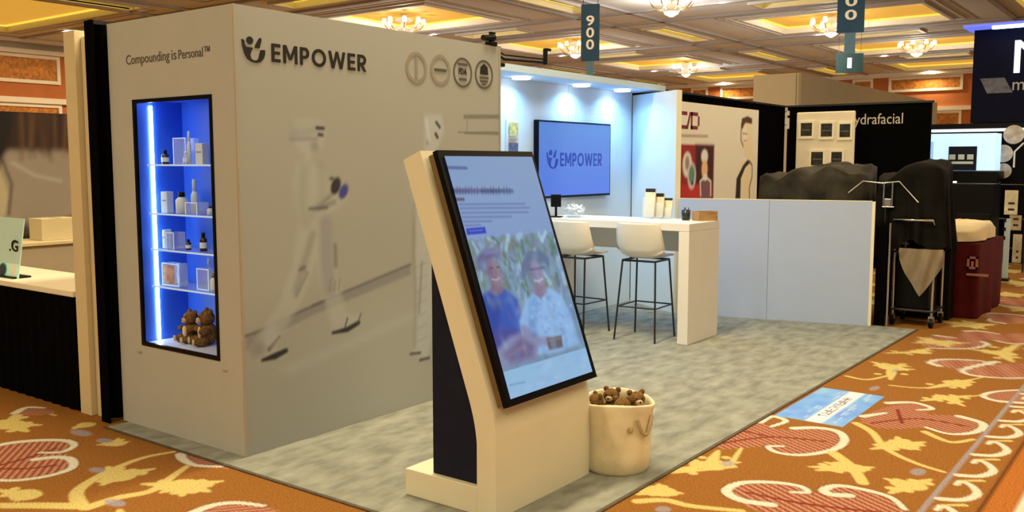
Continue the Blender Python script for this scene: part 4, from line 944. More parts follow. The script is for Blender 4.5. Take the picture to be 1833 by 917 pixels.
for k in range(3):
    o_ = MB().box(-.02 - .055 * k + .06, -.014 - .055 * k + .06, -.10 + .06 * k, .02 + .06 * k, 0, .10 + .05 * k).build('pocket', M_glass, br)
    h_ = .17 + .045 * k; yc = -.04 + .062 * k; xc = .05 - .055 * k + .012
    b_ = MB().prism([(xc, .015), (xc + .014, .015), (xc + .05, h_ + .02), (xc + .036, h_ + .02)], 'y', yc - .055, yc + .055).build('brochure', mat('brochure_cream', (.80, .72, .52), .5, noise=.12, nscale=26), br)
    MB().prism([(xc + .030, h_ - .012), (xc + .0345, h_ - .012), (xc + .0395, h_ + .021), (xc + .035, h_ + .021)], 'y', yc - .052, yc + .052).build('dark_header', M_ink, b_)
MB().box(-.10, .10, -.11, .17, 0, .006).build('base', M_glass, br)
cp = on_counter('pen_cup', 'small dark cup on the counter beside the wooden box', 'cup', 7.74, 3.80)
MB().lathe([(0, 0), (.036, 0), (.042, .095), (.037, .095), (.033, .006), (0, .006)], n=20).build('cup', mat('dark_green_glaze', (.015, .02, .022), .3, noise=.2), cp)
for k, (a, b) in enumerate(((.012, .01), (-.014, .004), (.002, -.015))): MB().tube([(a * .5, b * .5, .007), (a * 1.6, b * 1.6, .118)], .004, 6).build('pen', mat('pen_blue', (.02, .04, .25), .4, noise=.1), cp)
wx = on_counter('wooden_box', 'open wooden card box at the end of the counter', 'box', 7.80, 3.64, -.55)
M_wood = mat('oak', (.36, .22, .09), .6, noise=.25, nscale=8, stretch=(1, 8, 8))
for a in ((-.10, .10, -.055, -.047, 0, .085), (-.10, .10, .047, .055, 0, .085), (-.10, -.092, -.047, .047, 0, .085), (.092, .10, -.047, .047, 0, .085), (-.092, .092, -.047, .047, 0, .008)): MB().box(*a).build('board', M_wood, wx)
MB().box(-.085, .085, -.042, .042, .009, .075).build('cards', mat('card_olive', (.16, .14, .04), .7, noise=.3, nscale=30), wx)

# ------------------------------------------------------------------ bar stools
M_shell = mat('stool_shell_white', (.80, .78, .73), .35, noise=.01, nscale=5)
def bar_stool(label, loc, rz):
    t = thing('bar_stool', label, 'stool', loc, rz, 'white bar stools at the counter')
    # bucket shell: u across, v from the front lip over the seat up the back; faces +X
    prof = [(.205, .755), (.17, .745), (.06, .735), (-.06, .735), (-.135, .752), (-.175, .80), (-.195, .87), (-.212, .95), (-.222, 1.02), (-.226, 1.055)]
    wid = [.185, .20, .215, .222, .226, .228, .226, .220, .208, .198]
    lift = [.00, .012, .03, .05, .06, .05, .03, .018, .008, .0]
    def fn(u, v):
        k = v * (len(prof) - 1); i = min(int(k), len(prof) - 2); f = k - i
        x, z = [prof[i][j] * (1 - f) + prof[i + 1][j] * f for j in (0, 1)]; w = wid[i] * (1 - f) + wid[i + 1] * f; l = lift[i] * (1 - f) + lift[i + 1] * f
        s = 2 * u - 1; bend = abs(s) ** 3
        return (x + (bend * .07 if v > .45 else bend * .02 * v), s * w, z + l * bend)
    m = MB().grid(fn, 17, 28); o = m.build('seat_shell', M_shell, t); md = o.modifiers.new('thick', 'SOLIDIFY'); md.thickness = .012; md.offset = 0
    fr = MB(); fr.tube([(-.14, -.16, .715), (.16, -.16, .715), (.16, .16, .715), (-.14, .16, .715), (-.14, -.16, .715)], .010, 8); fr.build('seat_frame', M_darkmetal, t)
    for sx in (-1, 1):
        for sy in (-1, 1):
            MB().tube([((.16 if sx > 0 else -.14), sy * .16, .715), (sx * .215, sy * .20, .0)], .009, 8).build('leg', M_darkmetal, t)
    q_ = .30; X_ = lambda sx: (.16 if sx > 0 else -.14) * q_ / .715 + sx * .215 * (1 - q_ / .715); Y_ = .16 * q_ / .715 + .20 * (1 - q_ / .715)
    for a, b in (((X_(1), -Y_), (X_(1), Y_)), ((X_(-1), -Y_), (X_(-1), Y_)), ((X_(-1), -Y_), (X_(1), -Y_)), ((X_(-1), Y_), (X_(1), Y_))):
        MB().tube([(a[0], a[1], q_), (b[0], b[1], q_)], .007, 8).build('footrest_bar', M_darkmetal, t)
    return t
bar_stool('white moulded bar stool nearest the solid counter end', (7.39, 4.02, ZF + .003), .06)
bar_stool('white moulded bar stool half hidden behind the tilted kiosk screen', (7.28, 4.66, ZF + .003), -.04)

# ------------------------------------------------------------------ arm spotlights on the closet
sp = thing('arm_spotlight', 'black clamp spotlight on the top edge of the printed wall', 'spotlight', (5.22, 4.10, 2.42))
MB().cbox(-.02, .05, -.03, .03, .0005, .03, .004).build('clamp', M_blackp, sp); MB().tube([(.01, 0, .03), (.01, 0, .085)], .012, 8).build('post', M_blackp, sp)
MB().tube([(-.10, -.02, .045), (.04, 0, .06)], [.020, .026], 10).build('lamp_head', M_blackp, sp); MB().cbox(.0, .055, -.012, .012, .085, .098, .003).build('knob', M_blackp, sp)
sp2 = thing('arm_spotlight', 'black spotlight on a long arm reaching out past the printed wall', 'spotlight', (5.3145, 4.14, 2.38))
MB().cbox(.0005, .05, -.03, .03, -.06, .05, .004).build('clamp', M_blackp, sp2); MB().tube([(.03, 0, .0), (.12, 0, -.03), (.62, -.02, -.015)], .010, 8).build('arm', M_blackp, sp2)
MB().tube([(.03, 0, .03), (.12, 0, .0), (.62, -.02, .01)], .006, 8).build('arm', M_blackp, sp2)
MB().tube([(.62, -.02, -.03), (.62, -.02, .09)], .018, 10).build('lamp_head', M_blackp, sp2); MB().cbox(.62, .68, -.035, -.005, .075, .095, .003).build('knob', M_blackp, sp2); MB().cbox(.001, .10, -.03, .03, -.09, -.062, .006).build('driver_box', M_blackp, sp2)

# ------------------------------------------------------------------ neighbouring stand at the left
M_frame = mat('beige_frame', (.66, .57, .36), .6, noise=.03, nscale=6)
dd = thing('divider_drape', 'black pleated divider curtain between the booth closet and the left stand', 'curtain', (2.985, 5.365, 0))
pleated(MB(), (0, 0), (6.2, 0), .02, 2.42, .030, .15, .02, 3).build('curtain', M_black, dd)
MB().box(0, 6.2, -.02, .02, 2.421, 2.445).build('top_rail', M_darkmetal, dd)
MB().box(-.01, .0, -.045, .045, .0, 2.44).build('end_hem', M_black, dd)
pf = thing('stand_partition', 'beige framed partition edge of the neighbouring stand beside the black curtain', 'partition', (3.0, 5.44, 0))
MB().cbox(0, .09, .135, .265, 0, 2.405, .004).build('post', M_frame, pf)
MB().box(.04, 3.0, .02, .13, 0, 2.365).build('wall_board', M_frame, pf); MB().cbox(.0, .04, .0, .018, 0, 2.44, .003).build('trim', M_white, pf); MB().box(.035, .05, .03, .12, .0, 2.33).build('edge_board', mat('beige_board', (.62, .52, .34), .6, noise=.06, nscale=4), pf)
tb = thing('skirted_table', 'long table with a black floor length skirt on the neighbouring stand', 'table', (3.0, 5.74, 0))
MB().cbox(0, .52, 0, 2.2, .745, .785, .006).build('tabletop', mat('cream_tabletop', (.85, .80, .66), .5, noise=.02), tb)
sk_ = MB(); pleated(sk_, (.01, .01), (.01, 2.19), .004, .744, .006, .12, .006, 5); pleated(sk_, (.01, .01), (.51, .01), .004, .744, .006, .12, .006, 6); sk_.build('skirt', M_black, tb)
gs = thing('table_sign', 'pale green tabletop sign with dark lettering on the skirted table', 'sign', (3.10, 6.66, .7855))
SGN = lambda y, z: (-(y), z)
sgp = Paint(0, .36, 0, .42, .012, lin((150, 182, 128)) / LV * .9)
for v, w_, c in ((.36, .02, (92, 108, 84)), (.31, .014, (120, 138, 108)), (.13, .014, (110, 128, 100))): sgp.stroke([(.03, v), (.30, v)], w_, np.array(alb(c)), .01)
sgp.ell((.28, .06), (.05, .055), np.array(alb((225, 215, 190))), .02); sgp.ell((.12, .05), (.06, .05), np.array(alb((40, 40, 34))), .02)
ink_mesh('printed_face', [sgp.data(lambda u, v: np.stack([v * .16 - .004, .36 - u, v], -1))], print_mat('sign_print', .6), gs)
MB().prism([(-.003, 0.0), (.06, .42), (.066, .42), (.003, .0)], 'y', 0, .36).build('board', mat('pale_green_board', tuple(np.clip(lin((150, 182, 128)) / LV * .9, 0, .8)), .6, noise=.03), gs)
lettering('lettering', '.G', M_ink, gs, (.026, .17, .185), .1, face=FACE_NX, height=.085, width=.13, bold=.002)
MB().cbox(-.03, .10, .02, .34, .0, .012, .003).build('foot', M_blackp, gs)
# back of that stand
bk = thing('back_counter', 'grey low counter at the back of the neighbouring stand', 'counter', (3.1, 8.55, 0))
M_taupe = mat('taupe_laminate', (.42, .36, .27), .6, noise=.03, nscale=5)
MB().cbox(0, 2.6, 0, .5, 0, .84, .005).build('body', M_taupe, bk); MB().cbox(-.02, 2.62, -.03, .5, .842, .875, .005).build('worktop', M_frame, bk)
bx_ = thing('cream_carton', 'cream carton standing on the grey back counter', 'box', (4.42, 8.75, .8755)); MB().cbox(-.17, .17, -.12, .12, 0, .205, .004).build('carton', M_frame, bx_); MB().box(-.02, .02, -.1205, .12, .2055, .207).build('tape', M_taupe, bx_)
pan = thing('banner_panel', 'grey printed banner panel at the far left of the neighbouring stand', 'banner', (3.35, 9.06, 0))
gp = Paint(0, .70, 0, 2.05, .03, np.array(albd((142, 122, 98))))
for v in np.arange(1.15, 1.95, .07): gp.stroke([(.08, v), (.60, v)], .025, np.array(albd((128, 108, 86))), .03, .8)
ink_mesh('printed_face', [gp.data(sheet_ny(-.001))], print_mat('banner_print', .7), pan); MB().box(0, .70, 0, .02, 0, 2.05).build('board', M_taupe, pan)
pp = thing('portrait_banner', 'printed banner with a close view of hair, neck and bare shoulder', 'banner', (4.07, 9.06, 0))
hp = Paint(0, .90, 0, 2.08, .015, np.array(albd((150, 122, 84))))
hp.rect(-.1, 1, 1.72, 2.2, np.array(albd((46, 26, 16))), .10); hp.poly([(0, 1.50), (.10, 1.72), (.20, 2.1), (-.1, 2.1), (-.1, 1.5)], np.array(albd((26, 18, 14))), .08)
for k in range(34):
    u = rng.uniform(.12, .88); hp.stroke([(u, 2.05), (u + rng.uniform(-.06, .06), rng.uniform(1.62, 1.8))], .02, np.array(albd([(92, 54, 26), (56, 32, 18), (128, 86, 46)][k % 3])), .09, .5)
hp.poly([(.0, 1.60), (.06, 1.45), (.10, 1.30), (.06, 1.12), (.0, 1.05)], np.array(albd((188, 148, 92))), .05); hp.stroke([(.06, 1.62), (.13, 1.40), (.09, 1.12)], .03, np.array(albd((84, 62, 40))), .04, .8)
hp.stroke([(.15, 1.60), (.35, 1.48), (.60, 1.42)], .03, np.array(albd((190, 156, 112))), .05, .7); hp.poly([(.0, 1.0), (.25, 1.02), (.40, .90), (.20, .7), (0, .8)], np.array(albd((52, 34, 24))), .12, .9); hp.stroke([(.3, .98), (.7, 1.08)], .02, np.array(albd((110, 86, 60))), .03, .8)
ink_mesh('printed_face', [hp.data(sheet_ny(-.001))], print_mat('banner_print', .7), pp); MB().box(0, .90, 0, .02, 0, 2.08).build('board', M_blackp, pp)

# ------------------------------------------------------------------ next booths at the right: black drape and printed panels
dr = thing('back_drape', 'long black pleated backdrop curtain behind the printed panel', 'curtain', (9.42, 5.40, 0))
pleated(MB(), (0, 0), (5.0, 0), .02, 2.47, .03, .2, .02, 8).build('curtain', M_black, dr); MB().box(0, 5.05, -.02, .02, 2.471, 2.495).build('top_rail', M_darkmetal, dr)
PXA, PXB, PZT = 10.30, 13.05, 2.36
pn = thing('poster_panel', 'wide cream printed panel with dark red letters and two portraits', 'banner', (PXA, 5.28, 0))
w_ = PXB - PXA
cq = lambda x, y: (PY(x, y, 5.28)[0] - PXA, PY(x, y, 5.28)[2])
CQ = lambda *p: [cq(*a) for a in p]
A_ = lambda c: np.array(alb(c))
pc = Paint(0.0, w_, 0.02, PZT, .016, A_((176, 150, 104)))
a_, b_ = cq(1213, 258), cq(1278, 258)
pc.rect(a_[0] - .4, b_[0], 0, a_[1], A_((118, 26, 18)), .02); pc.rect(cq(1245, 260)[0], b_[0], 1.0, a_[1], A_((52, 18, 14)), .10); pc.rect(a_[0] - .4, b_[0] - .05, .3, 1.32, A_((150, 34, 22)), .08)
pc.ell(cq(1230, 295), (.13, .16), A_((190, 168, 130)), .05); pc.ell(cq(1230, 292), (.06, .09), A_((120, 92, 64)), .05); pc.ell(cq(1238, 315), (.12, .17), A_((170, 140, 110)), .05); pc.ell(cq(1238, 313), (.085, .12), A_((74, 96, 60)), .05); pc.ell(cq(1239, 328), (.03, .03), A_((48, 28, 22)), .03)
pc.ell(cq(1261, 280), (.10, .09), A_((200, 180, 150)), .05); pc.ell(cq(1261, 303), (.09, .12), A_((190, 130, 70)), .05); pc.ell(cq(1262, 318), (.07, .05), A_((216, 170, 140)), .04); pc.rect(cq(1254, 335)[0], cq(1271, 335)[0], 1.0, 1.36, A_((96, 60, 50)), .05); pc.stroke(CQ((1254, 350), (1253, 325), (1262, 316), (1272, 325), (1272, 350)), .03, A_((200, 160, 140)), .03)
pc.stroke(CQ((1216, 243), (1266, 244)), .035, A_((128, 90, 62)), .03, .8)
# standing figure in dark strapless clothes
sk2 = A_((196, 146, 92)); pc.poly(CQ((1326, 222), (1330, 215), (1344, 214), (1347, 230), (1346, 262), (1350, 280), (1344, 300), (1345, 356), (1326, 356), (1324, 300), (1330, 282), (1333, 270), (1326, 256)), sk2, .03)
pc.poly(CQ((1326, 228), (1328, 212), (1338, 208), (1346, 212), (1346, 222), (1334, 220), (1328, 232)), A_((62, 34, 18)), .03); pc.stroke(CQ((1327, 222), (1326, 250), (1330, 262)), .03, A_((92, 54, 28)), .03); pc.ell(cq(1334, 240), (.05, .12), A_((226, 182, 140)), .04)
pc.stroke(CQ((1330, 239), (1337, 240)), .02, A_((92, 50, 34)), .02, .8); pc.stroke(CQ((1332, 252), (1336, 252)), .02, A_((150, 70, 52)), .02, .8)
pc.poly(CQ((1316, 356), (1318, 320), (1330, 296), (1338, 286), (1344, 290), (1334, 300), (1326, 320), (1325, 356)), A_((30, 20, 16)), .03); pc.stroke(CQ((1340, 288), (1346, 296), (1346, 316), (1341, 336), (1341, 356)), .03, A_((70, 44, 26)), .03); pc.ell(cq(1332, 285), (.10, .03), A_((224, 190, 140)), .03, .7)
ink_mesh('printed_face', [pc.data(sheet_ny(-.002))], print_mat('poster_print', .65), pn)
m = MB(); r0 = .08; P_ = [(0, 0), (w_, 0), (w_, PZT - r0)] + [(w_ - r0 + r0 * math.cos(a), PZT - r0 + r0 * math.sin(a)) for a in np.linspace(0, math.pi / 2, 6)] + [(0, PZT)]
m.prism(P_, 'y', 0, .035); m.build('board', M_white, pn)
M_dred = mat('dark_red_vinyl', tuple(A_((92, 26, 24))), .6, noise=.1)
x1_, z1_ = cq(1214, 230); x2_, z2_ = cq(1252, 202)
m = MB(); Wd = (x2_ - x1_); Ht = z2_ - z1_; t_ = .045
for a in ((-.18, .40 * Wd, 0, t_), (-.18, .40 * Wd, Ht - t_, Ht)): m.box(x1_ + a[0], x1_ + a[1], -.004, -.0022, z1_ + a[2], z1_ + a[3])
m.box(x1_ - .18, x1_ - .18 + t_, -.004, -.0022, z1_, z1_ + Ht); m.build('letter', M_dred, pn)
MB().prism([(x1_ + .36 * Wd, z1_), (x1_ + .44 * Wd, z1_), (x1_ + .60 * Wd, z1_ + Ht), (x1_ + .52 * Wd, z1_ + Ht)], 'y', -.004, -.0022).build('slash', M_dred, pn)
m = MB()
for a in ((.58 * Wd, .58 * Wd + t_, 0, Ht), (.58 * Wd, .92 * Wd, 0, t_), (.58 * Wd, .92 * Wd, Ht - t_, Ht), (Wd - t_, Wd, t_, Ht - t_)): m.box(x1_ + a[0], x1_ + a[1], -.004, -.0022, z1_ + a[2], z1_ + a[3])
m.build('letter', M_dred, pn)

# black wall with pale lettering
bwx = 14.5
ya, yb = PX(1410, 200, bwx)[1], PX(1667, 200, bwx)[1]
hb = thing('black_backwall', 'tall black backwall with slim white lettering behind the covered cart', 'booth wall', (bwx, yb, 0))
MB().box(0, .06, 0, ya - yb, 0, 2.47).build('panel', mat('black_panel', (.002, .002, .002), .9, noise=.2, nscale=10, spec=.03), hb)
MB().box(-.02, .08, -.02, ya - yb, 2.471, 2.50).build('top_rail', M_darkmetal, hb)
t0 = PX(1519, 226, bwx); t1 = PX(1616, 222, bwx)
lettering('lettering', 'hydrafacial', mat('pale_lettering', (.55, .52, .46), .6, noise=.02), hb, (-.002, t0[1] - yb, t0[2] - .03), .1, face=FACE_NX, width=t0[1] - t1[1], height=.21)
# cream panel with five dark pictures
cpx = 13.7
c0, c1 = PX(1423, 300, cpx), PX(1531, 198, cpx)
pl = thing('picture_panel', 'cream display panel holding five small dark framed pictures', 'display panel', (cpx, c1[1], 0))
pw = c0[1] - c1[1]; ph_ = c1[2]
MB().cbox(0, .05, 0, pw, .0, ph_, .02, 3).build('board', mat('cream_board', (.78, .74, .60), .6, noise=.08, nscale=3), pl)
M_pic = mat('dark_picture', (.02, .022, .02), .3, noise=.8, nscale=14)
for x_, y_, hw_, hh_ in ((1444, 232, 10.5, 12), (1480, 233, 10.5, 12), (1513, 234, 10, 12), (1463, 284, 11, 12), (1498, 284, 10, 12)):
    u0, u1 = PX(x_ - hw_, y_ + hh_, cpx), PX(x_ + hw_, y_ - hh_, cpx); aa, bb, zz0, zz1 = u1[1] - c1[1], u0[1] - c1[1], u0[2], u1[2]
    p_ = MB().box(-.012, -.001, aa, bb, zz0, zz1).build('picture', M_pic, pl)
    m = MB()
    for q_ in ((aa - .03, bb + .03, zz0 - .04, zz0), (aa - .03, bb + .03, zz1, zz1 + .03), (aa - .03, aa, zz0, zz1), (bb, bb + .03, zz0, zz1)): m.box(-.018, -.001, *q_)
    m.build('picture_frame', mat('pale_frame', (.85, .82, .72), .5, noise=.03), p_)
    MB().box(-.013, -.0121, aa + .02, bb - .02, zz0 + (zz1 - zz0) * .42, zz0 + (zz1 - zz0) * .50).build('picture_line', mat('picture_line', (.12, .13, .10), .5, noise=.2), p_)
u0, u1 = PX(1403, 230, 14.3), PX(1419, 197, 14.3)
for k, (za, zb) in enumerate(((u0[2], u0[2] + .17), (u0[2] + .21, u1[2]))):
    nt_ = thing('wall_notice', ('lower' if k == 0 else 'upper') + ' of two small white notices on the black wall left of the cream panel', 'notice', (bwx - .012, u1[1] + .12, za), 0, 'white notices on the black wall'); nt_.location.x = bwx - .008
    MB().box(0, .007, 0, u0[1] - u1[1], 0, zb - za).build('sheet', M_white, nt_); MB().box(-.001, 0, .04, u0[1] - u1[1] - .04, .05, .07).build('print_line', M_greyink, nt_)

# ------------------------------------------------------------------ covered equipment, cart and draped table
cart = thing('utility_cart', 'steel equipment cart on castors under the black covers', 'cart', (9.50, 2.02, 0))
for (x, y) in ((.04, .40), (.04, .04), (.44, .04), (.44, .40)):
    MB().tube([(x, y, .10), (x, y, .98)], .013, 8).build('upright', M_chrome, cart)
    w__ = MB().tube([(x, y - .016, .05), (x, y + .016, .05)], .05, 16).build('castor', M_blackp, cart); MB().box(x - .012, x + .012, y - .026, y + .026, .06, .115).build('castor_fork', M_chrome, w__)
MB().cbox(.02, .46, .02, .42, .15, .17, .004).build('lower_deck', M_darkmetal, cart); MB().cbox(.02, .46, .02, .42, .72, .74, .004).build('upper_deck', M_darkmetal, cart)
MB().cbox(.08, .40, .08, .38, .171, .66, .01).build('machine_housing', M_blackp, cart)
MB().tube([(.04, .40, .98), (-.06, .40, 1.05), (-.06, .04, 1.05), (.04, .04, .98)], .012, 8).build('push_handle', M_chrome, cart)
M_cover = mat('dark_cover', (.030, .026, .017), .6, noise=.8, nscale=4, bump=1.0, bscale=7, spec=.2)
M_cover2 = mat('dark_cover_matt', (.0045, .004, .0032), .7, noise=.6, nscale=5, bump=1.0, bscale=8, spec=.12)
cvA = tag(draped(9.62, 10.30, 2.78, 3.92, lambda x, y: 1.50 + .05 * math.sin((y - 2.7) * 4.0) + .035 * math.sin(y * 17 + x * 9) + .05 * (x - 9.6), .62, .03, 13, .02, .05, 2, n=110, rings=10).build('equipment_cover', M_cover), 'dark grey cover thrown over equipment behind the low white wall', 'cover')
cvB = tag(draped(9.49, 10.02, 2.00, 2.62, lambda x, y: 1.54 + .07 * math.sin((y - 1.9) * 7) + .03 * math.sin(x * 13 + y * 15), .8, .03, 11, .03, .06, 4, n=110, rings=10, hemf=lambda x, y: .80 + .06 * math.sin(y * 16 + x * 3)).build('equipment_cover', M_cover2), 'black cover over the tall cart next to the burgundy table', 'cover')
bp_ = thing('black_screen', 'narrow black panel standing at the open end of the low white wall', 'panel', (9.33, 2.44, 0)); MB().box(.0, .02, .0, .10, .0, .98).build('panel', M_black, bp_); MB().tube([(.01, -.02, 0), (.01, -.02, 1.02)], .011, 8).build('pole', M_chrome, bp_)
hook = thing('folded_trolley', 'folding metal hand trolley leaning over the black cover', 'trolley', (9.44, 2.50, 1.02))
MB().tube([(0, .36, .28), (0, .22, .40), (0, .04, .38), (0, -.12, .40), (0, -.30, .20)], .008, 8).build('handle_bar', M_chrome, hook)
for y in (.02, -.06): MB().tube([(.0, y, .39), (.0, y, .16)], .008, 8).build('upright', M_chrome, hook)
MB().tube([(-.0, .03, .15), (0, -.08, .15)], .008, 8).build('crossbar', M_chrome, hook); MB().cbox(-.01, .01, -.05, .01, .16, .23, .003).build('latch', M_chrome, hook)
MB().tube([(0, .0, .16), (0, .0, .0)], .007, 8).build('lower_bar', M_darkmetal, hook)
M_burg = mat('burgundy_cloth', (.085, .005, .006), .8, noise=.25, nscale=6, bump=.2, bscale=20, spec=.2)
mt = thing('draped_table', 'table under a fitted burgundy cloth with a pale printed mark', 'table', (10.38, 1.82, 0))
vs, fs = [], []
P0 = [(0, 0), (1.30, -.02), (1.32, .52), (.02, .52)]
ring_ = []
for i in range(4):
    a, b = np.array(P0[i]), np.array(P0[(i + 1) % 4])
    for t in np.linspace(0, 1, 14, endpoint=False): ring_.append(a + (b - a) * t)
n = len(ring_); lv = [0.008, .25, .5, .74, .775]
for j, z_ in enumerate(lv):
    for k, p_ in enumerate(ring_):
        f = (1 - z_ / .775) * .02 * math.sin(k * 1.25) ; c_ = np.array((.66, .25)); d_ = (p_ - c_) / np.linalg.norm(p_ - c_); q_ = p_ + d_ * (f + (1 - z_ / .775) * .015 - (.012 if j == 4 else 0)); vs.append((q_[0], q_[1], z_))
m = MB().add(vs, [(j * n + k, j * n + (k + 1) % n, (j + 1) * n + (k + 1) % n, (j + 1) * n + k) for j in range(4) for k in range(n)], True); m.add(vs[4 * n:], [list(range(n))]); m.build('cloth', M_burg, mt)
M_mark = mat('pale_rose_print', (.42, .20, .18), .7, noise=.1)
ls0, ls1 = PX(1731, 481, 10.36), PX(1752, 460, 10.36)
m = MB(); yc0, yc1, zc0, zc1 = ls1[1] - 1.82, ls0[1] - 1.82, ls0[2], ls1[2]; t_ = .022
for a in ((yc0, yc1, zc0, zc0 + t_), (yc0, yc1, zc1 - t_, zc1), (yc0, yc0 + t_, zc0, zc1), (yc1 - t_, yc1, zc0, zc1), ((yc0 + yc1) / 2 - .010, (yc0 + yc1) / 2 + .012, zc0 + t_, zc1 - .05)): m.box(-.040, -.034, *a)
m.box(-.040, -.034, yc0 - .10, yc1, zc0 - .07, zc0 - .045); m.build('printed_mark', M_mark, mt, kind='stuff')
M_creamc = mat('cream_cloth', (.78, .66, .44), .85, noise=.08, nscale=6, bump=.3, bscale=12)
tag(draped(10.40, 11.66, 1.84, 2.44, lambda x, y: .93 + .05 * math.sin((x - 10.4) * 2.6) - .10 * max(0, (x - 11.2)), .79, .01, 8, .0, .08, 6).build('cream_cover', M_creamc), 'cream cloth heaped over goods on the burgundy table', 'cover')
M_taup = mat('taupe_cloth', (.24, .19, .13), .85, noise=.2, nscale=6, bump=.3, bscale=12)
def swag(u, v):
    y = 2.36 - .40 * u; z = .775 - v * (.10 + .36 * (1 - abs(u - .52) / .52) ** .8); return (9.455 - .035 * math.sin(math.pi * u) * (1 - v * .5) - .012 * math.sin(u * 19 + v * 5), y, z)
m = MB().grid(swag, 26, 12); m.v += [(x + .014, y, z) for x, y, z in m.v[:26 * 12]]; nn = 26 * 12
m.f += [[nn + i for i in f[::-1]] for f in m.f[:25 * 11]]; m.sm += [True] * (25 * 11)
tag(m.build('taupe_swag', M_taup), 'taupe cloth hanging in a point from the front of the steel cart', 'cloth')
cr = thing('filler_crate', 'added black crate filling the dark gap between the steel cart and the burgundy table', 'crate', (10.11, 2.02, 0)); MB().cbox(0, .22, 0, .66, 0, .72, .01).build('body', M_blackp, cr); MB().cbox(-.008, .228, -.008, .668, .722, .76, .006).build('lid', M_blackp, cr)  # added block that makes the gap behind the cart read dark
for y in (.15, .52): MB().cbox(-.02, -.009, y - .03, y + .03, .64, .74, .003).build('latch', M_darkmetal, cr)

# ------------------------------------------------------------------ dark stand with lit displays at the far right
TX = 18.0
tw = thing('dark_tower_stand', 'tall navy stand with white lettering and a blue light bar on top', 'booth wall', (TX, -3.5, 0))
tz0, tz1 = PX(1740, 220, TX)[2], PX(1740, 55, TX)[2]; ty = PX(1741, 130, TX)[1] + 3.5
M_tower = mat('tower_navy', (.007, .008, .022), .7, noise=.15, nscale=1.5, spec=.1)
MB().box(0, .3, 0, ty, tz0, tz1).build('upper_wall', M_tower, tw); MB().box(.05, .3, 0, ty + .9, 0, tz0 - .01).build('lower_wall', mat('tower_black', (.004, .004, .006), .8, noise=.2, nscale=2, spec=.05), tw)
MB().box(-.45, .3, 0, ty + .10, tz1, tz1 + .045).build('canopy', mat('canopy_blue', (.1, .1, .5), .5, emit=(.16, .22, .95), estr=.9), tw)
MB().box(-.45, -.35, 0, ty - .35, tz1 - .05, tz1 - .005).build('light_bar', M_led, tw)
area('stand_lamp', (TX - .30, -1.0, tz1 - .08), .2, 45, (.45, .65, 1.0), sy=4.0)
MB().box(-.12, .05, 0, ty + .9, tz0 - .10, tz0 - .02).build('header_beam', M_blackp, tw); MB().box(-.15, -.121, 0, ty + .88, tz0 - .16, tz0 - .11).build('light_bar', mat('led_header', (1, 1, 1), .5, emit=(.8, .92, 1), estr=1.0), tw)
l0 = PX(1814, 131, TX)
lettering('lettering', 'M', mat('white_letters', (.85, .87, .9), .5, noise=.02, emit=(.8, .85, 1.0), estr=.6), tw, (-.003, l0[1] + 3.5, l0[2]), .5, face=FACE_NX, height=.55, width=.62)
l1 = PX(1812, 162, TX); lettering('lettering', 'me', MATS['pale_lettering'], tw, (-.003, l1[1] + 3.5, l1[2]), .2, face=FACE_NX, height=.14, width=.32)
l2 = PX(1753, 168, TX); MB().prism([(l2[1] + 3.5 - .52, l2[2]), (l2[1] + 3.5 - .12, l2[2]), (l2[1] + 3.5, l2[2] + .26), (l2[1] + 3.5 - .38, l2[2] + .26)], 'x', -.003, -.0005).build('slanted_patch', mat('grey_patch', (.16, .16, .17), .6, noise=.4, nscale=12), tw)  # slanted mottled grey patch on the navy wall
# lit display box
DX = 16.0
d0, d1 = PX(1650, 305, DX), PX(1783, 238, DX); dw = d0[1] - d1[1]
ld = thing('lit_display_box', 'glowing pale blue display box with a dark screen on a black cabinet', 'display', (DX, d1[1], 0))
MB().cbox(.0, .6, -.05, dw + .05, 0, d0[2] - .01, .01).build('cabinet', M_blackp, ld)
MB().box(.02, .5, 0, dw, d0[2], d1[2]).build('light_box', mat('display_glow', (.5, .7, .9), .5, emit=tuple(lin((176, 216, 246))), estr=1.0), ld)
e0, e1 = PX(1697, 305, DX), PX(1749, 262, DX)
s__ = MB().box(-.02, .019, e1[1] - d1[1], e0[1] - d1[1], e0[2], e1[2]).build('dark_screen', M_navy, ld)
for k in range(3): MB().box(-.026, -.021, e1[1] - d1[1] + .04 + .13 * k, e1[1] - d1[1] + .13 + .13 * k, e0[2] + .17, e0[2] + .25).build('screen_tile', M_paper, s__)
MB().box(-.026, -.021, e1[1] - d1[1] + .04, e0[1] - d1[1] - .05, e0[2] + .10, e0[2] + .14).build('screen_bar', M_paper, s__)
e2 = PX(1664, 250, DX); MB().box(.0, .019, dw - .16, dw - .01, d0[2] + .15, d1[2] - .12).build('side_tile', mat('display_tile', (.3, .5, .8), .5, emit=tuple(lin((140, 180, 235))), estr=.8), ld)
MB().box(-.004, -.0005, dw * .5, dw * .5 + .05, d0[2] - .22, d0[2] - .17).build('indicator', M_led, ld)
